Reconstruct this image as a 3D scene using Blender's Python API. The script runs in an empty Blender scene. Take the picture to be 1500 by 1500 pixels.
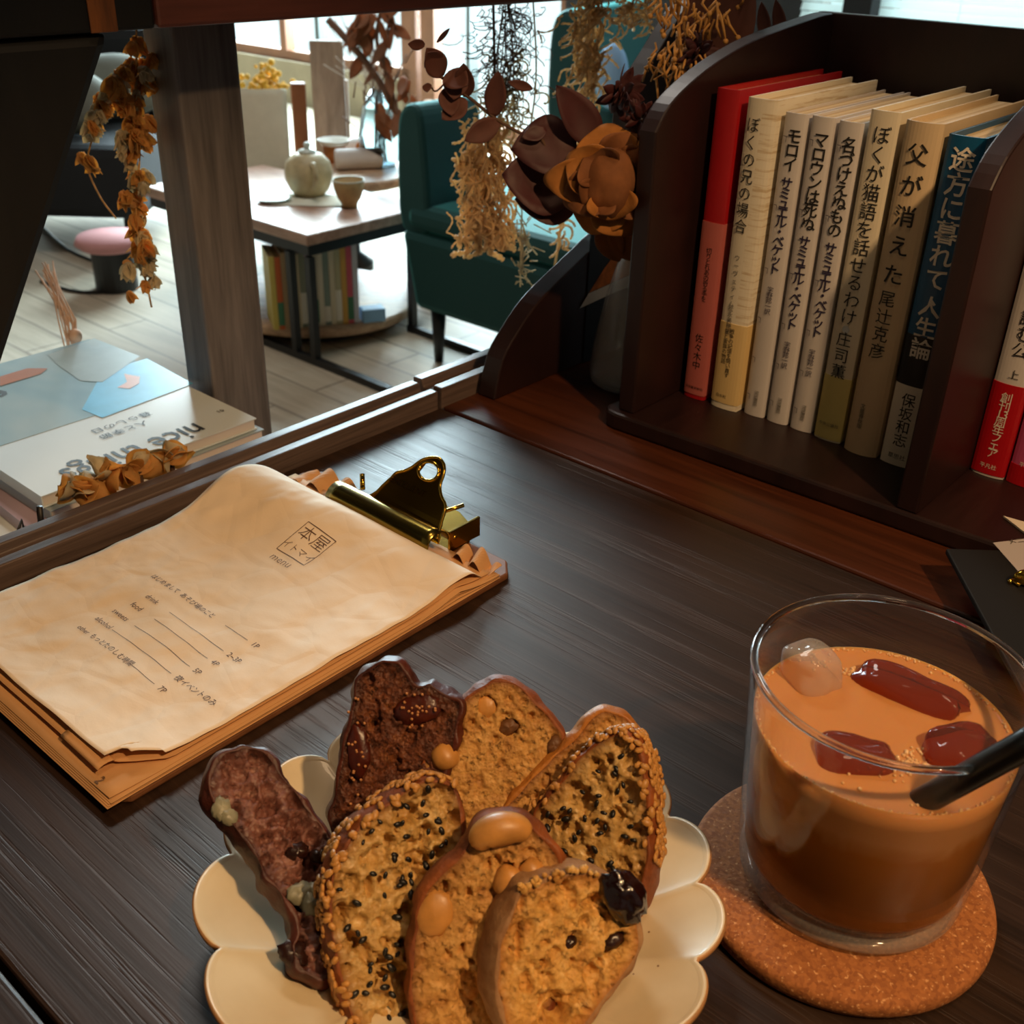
import bpy, bmesh, math, random
import numpy as np
from mathutils import Vector, Matrix, noise
from mathutils.geometry import delaunay_2d_cdt
SC = bpy.context.scene
COL = SC.collection
# ------------------------------------------------------------------ camera
CH = 0.30                                   # lens height above the table top (table top is z = 0)
RW = np.array([[0.99960627, 0.02805912, 0.0],
               [0.01373180, -0.48919549, 0.87206606],
               [0.02446941, -0.87172270, -0.48938818]])   # camera axes (right, down, forward) in the room
cd = bpy.data.cameras.new('camera'); cam = bpy.data.objects.new('camera', cd); COL.objects.link(cam)
cd.sensor_width = 36; cd.lens = 38.4; cd.clip_start = 0.01; cd.clip_end = 100
cd.dof.use_dof = True; cd.dof.focus_distance = 0.47; cd.dof.aperture_fstop = 24
r_, d_, f_ = RW[:, 0], RW[:, 1], RW[:, 2]
cam.matrix_world = Matrix(((r_[0], -d_[0], -f_[0], 0), (r_[1], -d_[1], -f_[1], 0), (r_[2], -d_[2], -f_[2], CH), (0, 0, 0, 1)))
SC.camera = cam
# ------------------------------------------------------------------ world and lights
RZ = math.atan2(-.65, .76)                  # the table, shelf and room share one orientation
U = np.array([.76, -.65, 0.]); V = np.array([.65, .76, 0.])
def W(u, v, z=0.): return Vector((u*.76+v*.65, -u*.65+v*.76, z))
world = bpy.data.worlds.new('daylight'); SC.world = world; world.use_nodes = True
bg = world.node_tree.nodes['Background']; bg.inputs[0].default_value = (0.74, 0.97, 1.0, 1); bg.inputs[1].default_value = 1.25
def light(name, kind, loc, target, energy, color, size=.1, size_y=None, spot=None):
    l = bpy.data.lights.new(name, kind); o = bpy.data.objects.new(name, l); COL.objects.link(o)
    l.energy = energy; l.color = color
    if kind == 'AREA':
        l.size = size
        if size_y: l.shape = 'RECTANGLE'; l.size_y = size_y
        else: l.shape = 'DISK'
    else: l.shadow_soft_size = size
    if spot: l.spot_size, l.spot_blend = spot
    o.location = loc; d = Vector(target) - Vector(loc)
    o.rotation_euler = d.to_track_quat('-Z', 'Y').to_euler()
    return o
DW = 4.0                                    # the window wall
for (u0, u1, z0, z1, dv) in ((-6.4, -3.2, -.5, 2.05, -.08), (-2.08, -.9, -.35, 1.9, .28)):
    o = light('window_portal', 'AREA', W((u0+u1)/2, DW-.06, (z0+z1)/2), W((u0+u1)/2, 0, (z0+z1)/2), 1, (1, 1, 1), u1-u0, z1-z0)
    o.data.cycles.is_portal = True; k_ = 1.0 if u0 < -3 else .16
    light('window_daylight', 'AREA', W((u0+u1)/2, DW+dv, (z0+z1)/2), W((u0+u1)/2, 0, (z0+z1)/2-1.2), k_*430*(u1-u0)*(z1-z0)/5, (.72, .93, 1.0), u1-u0, z1-z0)
light('pendant_lamp_light', 'SPOT', (.415, -.158, .816), (.064, .425, 0), 23.0, (1.0, .62, .30), .022, None, (math.radians(47), .45))
light('back_room_fill_light', 'AREA', W(-1.9, 1.5, 2.2), W(-1.9, 1.5, 0), 20, (1.0, .93, .84), .7)  # added fill that brightens the back-room floor, no fixture behind it
light('warm_fill_light', 'AREA', (.25, .05, 1.7), (.1, .4, 0), 3.6, (1.0, .68, .40), .35)  # added warm fill from above for the book tops and bread
SC.view_settings.view_transform = 'Standard'; SC.view_settings.look = 'None'
SC.view_settings.exposure = 0.22; SC.view_settings.gamma = 1.0; SC.view_settings.use_curve_mapping = False
SC.cycles.use_denoising = True; SC.cycles.max_bounces = 10; SC.cycles.transparent_max_bounces = 12; SC.cycles.transmission_bounces = 10
SC.cycles.caustics_refractive = False; SC.cycles.caustics_reflective = False; SC.cycles.sample_clamp_indirect = 6
# ------------------------------------------------------------------ helpers
random.seed(7); R = random.Random(11)
def ray(x, y): return RW @ np.array([(x-750)/1600., (y-750)/1600., 1.])
def onz(x, y, z):                            # where the line of sight meets a level surface
    d = ray(x, y); t = (z-CH)/d[2]; return Vector((d[0]*t, d[1]*t, z))
def onplane(x, y, b, n):
    d = Vector(ray(x, y)); c = Vector((0, 0, CH)); t = (Vector(b)-c).dot(n)/d.dot(n); return c + d*t
def atdist(x, y, Y):                         # a point at depth Y (world y)
    d = ray(x, y); t = Y/d[1]; return Vector((d[0]*t, Y, d[2]*t+CH))
def tag(o, label, cat, group=None, kind=None):
    o['label'] = label; o['category'] = cat
    if group: o['group'] = group
    if kind: o['kind'] = kind
    return o
ROOT = {}
def thing(name, label, cat, loc=(0, 0, 0), rz=0., group=None, mat=None):
    o = bpy.data.objects.new(name, None); COL.objects.link(o); o.empty_display_size = .05
    m = Matrix.Translation(Vector(loc)) @ (mat.to_4x4() if mat else Matrix.Rotation(rz, 4, 'Z'))
    o.matrix_world = m; ROOT[o.name] = m
    return tag(o, label, cat, group)
class MB:
    def __init__(s): s.v = []; s.f = []; s.m = []
    def add(s, vs, fs, mi=0):
        b = len(s.v); s.v.extend([tuple(p) for p in vs]); s.f.extend([tuple(i+b for i in f) for f in fs]); s.m.extend([mi]*len(fs)); return s
    def box(s, x0, x1, y0, y1, z0, z1, mi=0):
        return s.add([(x, y, z) for z in (z0, z1) for y in (y0, y1) for x in (x0, x1)],
              [(0, 2, 3, 1), (4, 5, 7, 6), (0, 1, 5, 4), (2, 6, 7, 3), (0, 4, 6, 2), (1, 3, 7, 5)], mi)
    def prism(s, poly, d0, d1, axis='x', mi=0):  # poly in the two other axes, extruded along axis
        def P(a, b, d): return {'x': (d, a, b), 'y': (a, d, b), 'z': (a, b, d)}[axis]
        n = len(poly); vs = [P(a, b, d0) for a, b in poly] + [P(a, b, d1) for a, b in poly]
        return s.add(vs, [tuple(range(n))[::-1], tuple(range(n, 2*n))] + [(i, (i+1) % n, (i+1) % n+n, i+n) for i in range(n)], mi)
    def tube(s, pts, r, n=6, mi=0, cap=True):
        pts = [Vector(p) for p in pts]; k = len(pts)
        rs = r if isinstance(r, (list, tuple)) else [r]*k
        up = Vector((.13, .21, .97)); vs = []
        for i, p in enumerate(pts):
            t = (pts[min(i+1, k-1)]-pts[max(i-1, 0)]);
            t = t.normalized() if t.length > 1e-9 else Vector((0, 0, 1))
            a = t.cross(up)
            if a.length < .05: a = t.cross(Vector((1, 0, 0)))
            a.normalize(); b = t.cross(a); up = -t.cross(a).cross(t) if False else up
            vs += [p + (a*math.cos(2*math.pi*j/n)+b*math.sin(2*math.pi*j/n))*rs[i] for j in range(n)]
        fs = [(i*n+j, i*n+(j+1) % n, (i+1)*n+(j+1) % n, (i+1)*n+j) for i in range(k-1) for j in range(n)]
        if cap: fs += [tuple(range(n))[::-1], tuple(range((k-1)*n, k*n))]
        return s.add(vs, fs, mi)
    def lathe(s, prof, n=48, c=(0, 0, 0), mi=0, closed=False, f=None):
        vs = []; k = len(prof)
        for r, z in prof:
            for j in range(n):
                a = 2*math.pi*j/n; rr = r*(f(a, r) if f else 1); vs.append((c[0]+rr*math.cos(a), c[1]+rr*math.sin(a), c[2]+z))
        fs = [(i*n+j, i*n+(j+1) % n, ((i+1) % k)*n+(j+1) % n, ((i+1) % k)*n+j) for i in range(k if closed else k-1) for j in range(n)]
        if not closed:
            if prof[0][0] > 1e-6: fs.append(tuple(range(n))[::-1])
            if prof[-1][0] > 1e-6: fs.append(tuple(range((k-1)*n, k*n)))
        return s.add(vs, fs, mi)
    def ball(s, c, r, n=12, m=8, rot=None, mi=0, nz=0, ns=60):
        r = r if isinstance(r, (tuple, list)) else (r, r, r); vs = []; c = Vector(c)
        for i in range(m+1):
            th = math.pi*i/m
            for j in range(n):
                ph = 2*math.pi*j/n; p = Vector((math.sin(th)*math.cos(ph), math.sin(th)*math.sin(ph), math.cos(th)))
                if nz: p *= 1+nz*noise.noise(p*ns+c*37)
                p = Vector((p.x*r[0], p.y*r[1], p.z*r[2]))
                if rot: p = rot @ p
                vs.append(c+p)
        return s.add(vs, [(i*n+j, (i+1)*n+j, (i+1)*n+(j+1) % n, i*n+(j+1) % n) for i in range(m) for j in range(n)], mi)
    def grid(s, P, mi=0, cyc=False):            # P[i][j] points
        a = len(P); b = len(P[0])
        return s.add([q for row in P for q in row], [(i*b+j, i*b+(j+1) % b, (i+1)*b+(j+1) % b, (i+1)*b+j) for i in range(a-1) for j in range(b if cyc else b-1)], mi)
    def tf(s, M, i0=0):
        for i in range(i0, len(s.v)): s.v[i] = tuple(M @ Vector(s.v[i]))
        return s
    def build(s, name, mats, parent=None, world=False, smooth=False, bevel=0, subs=0, solid=0, label=None, kind=None, weld=False, fixn=True):
        me = bpy.data.meshes.new(name)
        vs = s.v
        if world and parent is not None:
            p = parent
            while p.parent: p = p.parent
            inv = ROOT[p.name].inverted(); vs = [tuple(inv @ Vector(q)) for q in vs]
        me.from_pydata(vs, [], s.f)
        for m in (mats if isinstance(mats, (list, tuple)) else [mats]): me.materials.append(m)
        me.polygons.foreach_set('material_index', s.m)
        if fixn or weld:
            bm = bmesh.new(); bm.from_mesh(me)
            if weld: bmesh.ops.remove_doubles(bm, verts=bm.verts, dist=1e-6)
            bmesh.ops.recalc_face_normals(bm, faces=bm.faces); bm.to_mesh(me); bm.free()
        if smooth: me.polygons.foreach_set('use_smooth', [True]*len(me.polygons))
        me.update()
        o = bpy.data.objects.new(name, me); COL.objects.link(o)
        if parent is not None: o.parent = parent
        if solid: md = o.modifiers.new('thickness', 'SOLIDIFY'); md.thickness = solid; md.offset = 0
        if bevel: md = o.modifiers.new('edge', 'BEVEL'); md.width = bevel; md.segments = 2; md.limit_method = 'ANGLE'; md.angle_limit = math.radians(40)
        if subs: md = o.modifiers.new('smooth', 'SUBSURF'); md.levels = md.render_levels = subs
        if label: o['label'] = label
        if kind: o['kind'] = kind
        return o
def struct(o): o['kind'] = 'structure'; return o
def copy_tree(o, name=None, parent=None):
    c = o.copy(); COL.objects.link(c)
    if name: c.name = name
    if parent is not None: c.parent = parent
    else: ROOT[c.name] = ROOT[o.name] if o.name in ROOT else o.matrix_world.copy()
    for ch in list(o.children): copy_tree(ch, None, c)
    return c
_tc = {}
def text2d(body, size, align='CENTER', ls=1.0, bold=0.):
    k = (body, size, align, ls, bold)
    if k not in _tc:
        c = bpy.data.curves.new('t', 'FONT'); c.body = body; c.size = size; c.align_x = align; c.space_line = ls; c.resolution_u = 2; c.offset = bold
        o = bpy.data.objects.new('t', c); COL.objects.link(o)
        me = bpy.data.meshes.new_from_object(o.evaluated_get(bpy.context.evaluated_depsgraph_get()))
        _tc[k] = ([v.co.copy() for v in me.vertices], [tuple(p.vertices) for p in me.polygons])
        bpy.data.objects.remove(o); bpy.data.curves.remove(c); bpy.data.meshes.remove(me)
    return _tc[k]
def put_text(mb, body, size, fn, align='CENTER', ls=1.0, mi=0, bold=0., sx=1.):
    vs, fs = text2d(body, size, align, ls, bold); mb.add([fn(v.x*sx, v.y) for v in vs], fs, mi)
def vert(sx): return '\n'.join(sx)           # vertical Japanese setting
def smooth_loop(pts, n=6):
    k = len(pts); out = []
    for i in range(k):
        p0, p1, p2, p3 = [Vector(pts[(i+d) % k]) for d in (-1, 0, 1, 2)]
        for j in range(n):
            t = j/n; out.append(.5*((2*p1)+(p2-p0)*t+(2*p0-5*p1+4*p2-p3)*t*t+(3*p1-p0-3*p2+p3)*t**3))
    return out
def smooth_path(pts, n=5):
    pts = [Vector(p) for p in pts]; k = len(pts); out = []
    for i in range(k-1):
        p0, p1, p2, p3 = pts[max(i-1, 0)], pts[i], pts[i+1], pts[min(i+2, k-1)]
        for j in range(n):
            t = j/n; out.append(.5*((2*p1)+(p2-p0)*t+(2*p0-5*p1+4*p2-p3)*t*t+(3*p1-p0-3*p2+p3)*t**3))
    return out+[pts[-1]]
# ------------------------------------------------------------------ materials
def srgb(h):
    h = h.lstrip('#'); c = [int(h[i:i+2], 16)/255 for i in (0, 2, 4)]
    return tuple(x/12.92 if x <= .04045 else ((x+.055)/1.055)**2.4 for x in c) + (1,)
class NT:
    def __init__(s, name):
        s.m = bpy.data.materials.new(name); s.m.use_nodes = True; s.t = s.m.node_tree; s.b = s.t.nodes['Principled BSDF']
    def n(s, ty, **kw):
        q = s.t.nodes.new(ty)
        for k, v in kw.items():
            if k in q.inputs: q.inputs[k].default_value = v
            else: setattr(q, k, v)
        return q
    def l(s, a, b): s.t.links.new(a, b)
    def coord(s, scale=(1, 1, 1), rot=(0, 0, 0)):
        tc = s.n('ShaderNodeTexCoord'); mp = s.n('ShaderNodeMapping'); mp.inputs['Scale'].default_value = scale; mp.inputs['Rotation'].default_value = rot
        s.l(tc.outputs['Object'], mp.inputs[0]); return mp.outputs[0]
    def ramp(s, fac, stops):
        r = s.n('ShaderNodeValToRGB'); e = r.color_ramp.elements
        while len(e) < len(stops): e.new(.5)
        for q, (p, c) in zip(e, stops): q.position = p; q.color = c
        s.l(fac, r.inputs[0]); return r.outputs[0]
    def noise(s, co, scale, detail=4, rough=.55, dist=0):
        q = s.n('ShaderNodeTexNoise'); q.inputs['Scale'].default_value = scale; q.inputs['Detail'].default_value = detail; q.inputs['Roughness'].default_value = rough; q.inputs['Distortion'].default_value = dist
        s.l(co, q.inputs['Vector']); return q.outputs['Fac']
    def mix(s, f, a, b, mode='MIX'):
        q = s.n('ShaderNodeMix', data_type='RGBA', blend_type=mode)
        for v, i in ((f, 0), (a, 6), (b, 7)):
            if hasattr(v, 'is_linked') or hasattr(v, 'links'): s.l(v, q.inputs[i])
            else: q.inputs[i].default_value = v
        return q.outputs[2]
    def bump(s, h, strength=.3, dist=.001, prev=None):
        q = s.n('ShaderNodeBump'); q.inputs['Strength'].default_value = strength; q.inputs['Distance'].default_value = dist
        s.l(h, q.inputs['Height'])
        if prev: s.l(prev, q.inputs['Normal'])
        return q.outputs[0]
    def set(s, **kw):
        for k, v in kw.items():
            i = s.b.inputs[k.replace('_', ' ')]
            if hasattr(v, 'links'): s.l(v, i)
            else: i.default_value = v
        return s
def mat(name, col, rough=.6, var=0, vs=40, bump=0, bs=200, bd=.0005, **kw):
    t = NT(name); c = srgb(col) if isinstance(col, str) else col
    t.set(Base_Color=c, Roughness=rough, **kw)
    if not var: rgb_ = t.n('ShaderNodeRGB'); rgb_.outputs[0].default_value = c; t.l(rgb_.outputs[0], t.b.inputs['Base Color'])
    if var or bump: co = t.coord()
    if var:
        f = t.noise(co, vs); d = tuple(x*(1-var) for x in c[:3])+(1,); h = tuple(min(1, x*(1+var*.6)) for x in c[:3])+(1,)
        t.set(Base_Color=t.ramp(f, [(.3, d), (.7, h)]))
    if bump: t.set(Normal=t.bump(t.noise(co, bs, 5), bump, bd))
    return t.m
def wood(name, dark, light, grain=(3, 60, 60), rough=.4, bump=.25, bd=.0006, ring=0, fine=6., rvar=.1, coat=0., pores=0.):
    t = NT(name); co = t.coord(grain); a = t.noise(co, 1.0, 6, .6, .6); b = t.noise(t.coord(tuple(g*fine for g in grain)), 1.0, 3)
    m = t.n('ShaderNodeMath', operation='MULTIPLY_ADD'); t.l(b, m.inputs[0]); m.inputs[1].default_value = .35; t.l(a, m.inputs[2])
    c = t.ramp(m.outputs[0], [(.4, srgb(dark)), (.85, srgb(light))])
    h = m.outputs[0]
    if pores:                                  # open oak pores: short scratches along the grain
        vo = t.noise(t.coord(tuple(g*p for g, p in zip(grain, (5, 9, 9)))), 1.0, 2, .5)
        band = t.noise(t.coord(tuple(g*p for g, p in zip(grain, (.25, 1.3, 1.3)))), 1.0, 3, .5)
        mm = t.n('ShaderNodeMath', operation='MULTIPLY'); t.l(t.ramp(vo, [(.5, (0, 0, 0, 1)), (.62, (1, 1, 1, 1))]), mm.inputs[0]); t.l(t.ramp(band, [(.48, (0, 0, 0, 1)), (.56, (1, 1, 1, 1))]), mm.inputs[1])
        c = t.mix(mm.outputs[0], c, srgb(light) if pores > 0 else srgb(dark))
        hh = t.n('ShaderNodeMath', operation='SUBTRACT'); t.l(h, hh.inputs[0]); t.l(mm.outputs[0], hh.inputs[1]); h = hh.outputs[0]
    rr = t.n('ShaderNodeMapRange'); t.l(a, rr.inputs[0]); rr.inputs[3].default_value = rough-rvar; rr.inputs[4].default_value = rough+rvar
    t.set(Base_Color=c, Roughness=rr.outputs[0], Normal=t.bump(h, bump, bd), Coat_Weight=coat, Coat_Roughness=.25)
    return t.m
def glassmat(name, col=(1, 1, 1, 1), rough=0., ior=1.45):
    return NT(name).set(Base_Color=col, Roughness=rough, IOR=ior, Transmission_Weight=1.).m
def thinglass(name, tint=(1, 1, 1, 1), rough=.02, ior=1.45, haze=0.):
    t = NT(name); tr = t.n('ShaderNodeBsdfTransparent'); tr.inputs[0].default_value = tint; gl = t.n('ShaderNodeBsdfGlossy'); gl.inputs['Roughness'].default_value = rough
    fz = t.n('ShaderNodeLayerWeight'); fz.inputs[0].default_value = .5; pw = t.n('ShaderNodeMath', operation='POWER'); t.l(fz.outputs['Facing'], pw.inputs[0]); pw.inputs[1].default_value = 4.; ma = t.n('ShaderNodeMath', operation='MULTIPLY_ADD'); t.l(pw.outputs[0], ma.inputs[0]); ma.inputs[1].default_value = .75; ma.inputs[2].default_value = .022; mx = t.n('ShaderNodeMixShader'); t.l(ma.outputs[0], mx.inputs[0]); t.l(tr.outputs[0], mx.inputs[1]); t.l(gl.outputs[0], mx.inputs[2]); out = mx.outputs[0]
    if haze: df = t.n('ShaderNodeBsdfDiffuse'); df.inputs[0].default_value = (.8, .8, .78, 1); m2 = t.n('ShaderNodeMixShader'); m2.inputs[0].default_value = haze; t.l(out, m2.inputs[1]); t.l(df.outputs[0], m2.inputs[2]); out = m2.outputs[0]
    t.l(out, t.t.nodes['Material Output'].inputs[0]); return t.m
def petalmat(name, col, tr=.45, var=.3, vs=60, rough=.7):
    m = mat(name, col, rough, var, vs, .25, 250); t = m.node_tree; p = t.nodes['Principled BSDF']; q = t.nodes.new('ShaderNodeBsdfTranslucent'); c = p.inputs['Base Color'].links[0].from_socket; t.links.new(c, q.inputs[0]); x = t.nodes.new('ShaderNodeMixShader'); x.inputs[0].default_value = tr
    t.links.new(p.outputs[0], x.inputs[1]); t.links.new(q.outputs[0], x.inputs[2]); t.links.new(x.outputs[0], t.nodes['Material Output'].inputs[0]); return m
def pane_mat():
    t = NT('window_glass'); tr = t.n('ShaderNodeBsdfTransparent'); gl = t.n('ShaderNodeBsdfGlossy'); gl.inputs['Roughness'].default_value = .02
    mx = t.n('ShaderNodeMixShader'); mx.inputs[0].default_value = .06; t.l(tr.outputs[0], mx.inputs[1]); t.l(gl.outputs[0], mx.inputs[2])
    t.l(mx.outputs[0], t.t.nodes['Material Output'].inputs[0]); return t.m
M_TABLE = wood('dark_oak_table', '#1a100a', '#352318', (4, 120, 120), .40, .24, .0006, pores=1, coat=.08)
M_TABLE2 = wood('reddish_oak_board', '#2b150c', '#552b17', (4, 110, 110), .32, .35, .0005)
M_SILL = wood('weathered_sill_wood', '#352a26', '#6f5d56', (150, 5, 150), .42, .5, .0006)
M_SHELF = wood('dark_shelf_wood', '#180b0b', '#291513', (40, 8, 8), .42, .2, .0004)
M_BEAM = wood('maroon_beam_wood', '#4a2620', '#6e3d33', (60, 4, 60), .5, .2, .0004)
M_BLACKWOOD = wood('black_stained_wood', '#050507', '#0c0a0a', (40, 40, 5), .55, .3, .0006)
M_WORN = wood('worn_bare_wood', '#2a160c', '#8a5226', (90, 60, 8), .6, .4, .0006)
M_POST = wood('grey_brown_post_wood', '#45403f', '#7d7674', (60, 60, 4), .6, .3, .0005)
M_FLOOR = None
M_PLASTER = mat('plaster', '#8d857c', .9, .12, 3, .1, 60)
M_DARKWALL = mat('dark_wall', '#1d1a1c', .8, .2, 3)
M_INK = mat('black_ink', '#181410', .6)
M_INK_BROWN = mat('brown_ink', '#6b4e38', .7)
M_WHITE_INK = mat('white_ink', '#e4dccd', .6)
# ------------------------------------------------------------------ the room
t = NT('old_floor_boards'); co = t.coord((1.2, 11, 1)); br = t.n('ShaderNodeTexBrick'); br.inputs['Scale'].default_value = 1.0
tc = t.coord((1, 1, 1)); t.l(tc, br.inputs['Vector']); br.inputs['Brick Width'].default_value = 1.9; br.inputs['Row Height'].default_value = .115; br.inputs['Mortar Size'].default_value = .004
br.inputs['Color1'].default_value = srgb('#bfb29c'); br.inputs['Color2'].default_value = srgb('#a89b87'); br.inputs['Mortar'].default_value = srgb('#4a4036'); br.offset = .37
g = t.noise(co, 2.2, 6, .65, .5); col = t.mix(.5, br.outputs['Color'], t.ramp(g, [(.3, srgb('#857866')), (.7, srgb('#c9bda8'))]), 'MIX')
t.set(Base_Color=col, Roughness=.6, Normal=t.bump(g, .12, .002)); M_FLOOR = t.m
FZ = -.72
fr = MB().box(-7.2, 3.2, -2.6, DW+.2, FZ-.1, FZ).build('floor', M_FLOOR); fr.rotation_euler.z = RZ; struct(fr)
ce = MB().box(-7.2, 3.2, -2.6, DW+.2, 2.35, 2.45).build('ceiling', mat('ceiling_boards', '#3a2c22', .8, .2, 4)); ce.rotation_euler.z = RZ; struct(ce)
for nm, b in (('wall_left', (-7.2, -7.0)), ('wall_right', (3.0, 3.2))):
    o = MB().box(b[0], b[1], -2.6, DW, FZ, 2.35).build(nm, M_PLASTER); o.rotation_euler.z = RZ; struct(o)
o = MB().box(-7.0, 3.0, -2.6, -2.4, FZ, 2.35).build('wall_near', mat('warm_plaster', '#6a5644', .9)); o.rotation_euler.z = RZ; struct(o)
wb = MB()                                     # the window wall: solid pieces round two openings
wb.box(-7.0, -6.4, DW, DW+.2, FZ, 2.35); wb.box(-6.4, -3.2, DW, DW+.2, 2.05, 2.35)
wb.box(-3.2, -2.08, DW, DW+.2, FZ, 2.35); wb.box(-2.08, -.9, DW, DW+.2, FZ, -.35); wb.box(-2.08, -.9, DW, DW+.2, 1.9, 2.35); wb.box(-.9, 3.0, DW, DW+.2, FZ, 2.35)
o = wb.build('wall_back', M_DARKWALL); o.rotation_euler.z = RZ; struct(o)
o = MB().box(-6.4, -4.22, DW, DW+.2, FZ, -.5).build('trim_1', mat('olive_brown_sill_wall', '#8d8068', .8, .2, 5)); o.rotation_euler.z = RZ; struct(o)
M_PANE = pane_mat(); M_FRAME = mat('brown_window_frame', '#7a4f34', .6, .15, 8); M_IRON = mat('dark_thin_frame', '#3d4745', .5)
def window(name, u0, u1, z0, z1, bars, hbars=()):
    e = bpy.data.objects.new(name, None); COL.objects.link(e); e.rotation_euler.z = RZ; struct(e); ROOT[e.name] = Matrix.Rotation(RZ, 4, 'Z')
    f = MB(); y0, y1 = DW+.03, DW+.09
    f.box(u0, u1, y0, y1, z0, z0+.05); f.box(u0, u1, y0, y1, z1-.05, z1); f.box(u0, u0+.05, y0, y1, z0, z1); f.box(u1-.05, u1, y0, y1, z0, z1)
    f.build('window_frame', M_FRAME, e)
    for (c, w, m) in bars: MB().box(c-w/2, c+w/2, y0-.01, y1-.01, z0+.05, z1-.05).build('mullion', M_FRAME if m else M_IRON, e)
    for (a, b, z) in hbars: MB().box(a, b, y0, y1-.02, z-.012, z+.012).build('glazing_bar', M_IRON, e)
    MB().box(u0+.05, u1-.05, DW+.055, DW+.06, z0+.05, z1-.05).build('pane', M_PANE, e)
    return e
window('window_1', -6.4, -4.2, -.5, 2.05, [(-5.17, .05, 1), (-4.88, .03, 0), (-4.55, .03, 0), (-5.75, .03, 0)], [(-6.35, -4.25, -.05)])
window('window_2', -4.2, -3.2, FZ+.02, 2.05, [(-4.06, .09, 1), (-3.79, .02, 0)])
w3 = window('window_3', -2.08, -.9, -.35, 1.9, [(-1.807, .105, 1)])
tr_ = MB().box(-1.858, -1.755, DW-.16, DW-.09, FZ, 2.35).build('trim_2', M_DARKWALL); tr_.rotation_euler.z = RZ; struct(tr_)
bl = thing('window_blind', 'pale horizontal slat blind hanging in the window behind the bookshelf', 'blind', W(-1.49, DW-.05, 1.85), RZ)
MB().box(-.58, .58, -.025, .025, 0, .04).build('head_rail', mat('blind_white', '#dfe8e6', .6), bl)
sl = MB()
M_SLAT = petalmat('blind_slat', '#eef6f4', .65, 0, 10, .5)
for k in range(70):
    z = -.03-k*.03; sl.add([(-.58, -.006, z-.013), (.58, -.006, z-.013), (.58, .006, z+.013), (-.58, .006, z+.013)], [(0, 1, 2, 3)])
sl.build('slats', M_SLAT, bl, solid=.0015)
for x in (-.4, .0, .4): MB().tube([(x, -.014, 0), (x, -.014, -2.1)], .0015, 5).build('cord', M_SLAT, bl)
# ------------------------------------------------------------------ the desk, its rail and the partition
desk = thing('desk', 'dark stained wooden desk with plank top holding the plate, glass and clipboard', 'desk', W(0, 0, FZ), RZ)
H = -FZ
MB().box(-.4775, .75, .0735, .4805, H-.035, H).build('main_board', M_TABLE, desk, bevel=.0015)
MB().box(-.4775, .75, .4830, .84, H-.035, H).build('far_board', M_TABLE2, desk, bevel=.0015, label='reddish far board of the desk top')
MB().box(-.4775, .75, -.22, .0712, H-.035, H).build('near_board', M_TABLE, desk, bevel=.0015)
ap = MB(); ap.box(-.44, .70, -.18, -.155, H-.12, H-.036); ap.box(-.44, .70, .79, .815, H-.12, H-.036); ap.box(-.44, -.415, -.155, .79, H-.12, H-.036); ap.box(.675, .70, -.155, .79, H-.12, H-.036)
ap.build('apron', M_TABLE, desk)
for x in (-.44, .65):
    for y in (-.18, .765): MB().box(x, x+.05, y, y+.05, 0, H-.036).build('leg', M_TABLE, desk, bevel=.003)
def rail(v0, v1, u0, u1, zt, name, label):
    r = thing(name, label, 'rail', W(0, 0, FZ), RZ)
    w = u1-u0; prof = [(u0, -.03), (u0, zt), (u0+w*.30, zt), (u0+w*.36, zt-.005), (u0+w*.66, zt-.005), (u0+w*.72, zt-.001), (u1, zt-.001), (u1, -.03)]
    MB().prism([(a, b+H) for a, b in prof], v0, v1, 'y').build('grooved_board', M_SILL, r, bevel=.0008)
    MB().box(u0+.003, u1-.003, v0, v1, 0, H-.0305).build('kick_board', M_SILL, r)
rail(-.3, .4810, -.505, -.4795, .012, 'grooved_rail', 'long weathered grooved wooden rail along the desk edge beside the clipboard')
rail(.4845, .82, -.507, -.4795, .013, 'grooved_rail', 'short grooved wooden rail past the joint, running behind the bracket')
sh = thing('partition_shelf_board', 'maroon shelf beam across the opening at the top, above the post', 'beam', W(-.65, .9, .2325), RZ)
MB().box(-.07, .07, -.534, .7, 0, .09).build('beam', M_BEAM, sh, bevel=.002)
bd = thing('beam_end_block', 'black end block of the top beam with worn orange edge', 'block', W(-.5995, .325, .2325), RZ)
MB().box(-.05, .019, -.16, .040, 0, .09).build('block', M_BLACKWOOD, bd, bevel=.002)
MB().box(.0192, .0205, .000, .016, .0, .09).build('worn_edge', M_WORN, bd, bevel=.0006, label='worn orange bare wood')
ps = thing('post', 'grey-brown square timber post standing beyond the rail', 'post', W(-.667, .430, FZ), RZ)
MB().box(-.035, 0, 0, .050, 0, .2325-FZ-.0005).build('shaft', M_POST, ps, bevel=.002)
br_ = thing('slanted_brace', 'black slanted timber brace at the left edge, under the top beam', 'brace', W(-.60, .2, -.05), RZ)
e0, e1 = (.139, .2820), (-.009, .0255)
MB().prism([(e0[0], e0[1]), (e1[0], e1[1]), (e1[0]-.35, e1[1]), (e0[0]-.50, e0[1])], -.02, .018, 'x').build('board', M_BLACKWOOD, br_, bevel=.006)
led = thing('magazine_bench', 'low bench beyond the rail carrying the magazine stack', 'bench', W(-.70, .15, FZ), RZ)
MB().box(-.17, .185, -.30, .272, H-.085, H-.065).build('bench_top', M_POST, led, bevel=.002)
for x in (-.16, .15):
    for y in (-.29, .24): MB().box(x, x+.025, y, y+.025, 0, H-.085).build('leg', M_POST, led)
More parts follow.
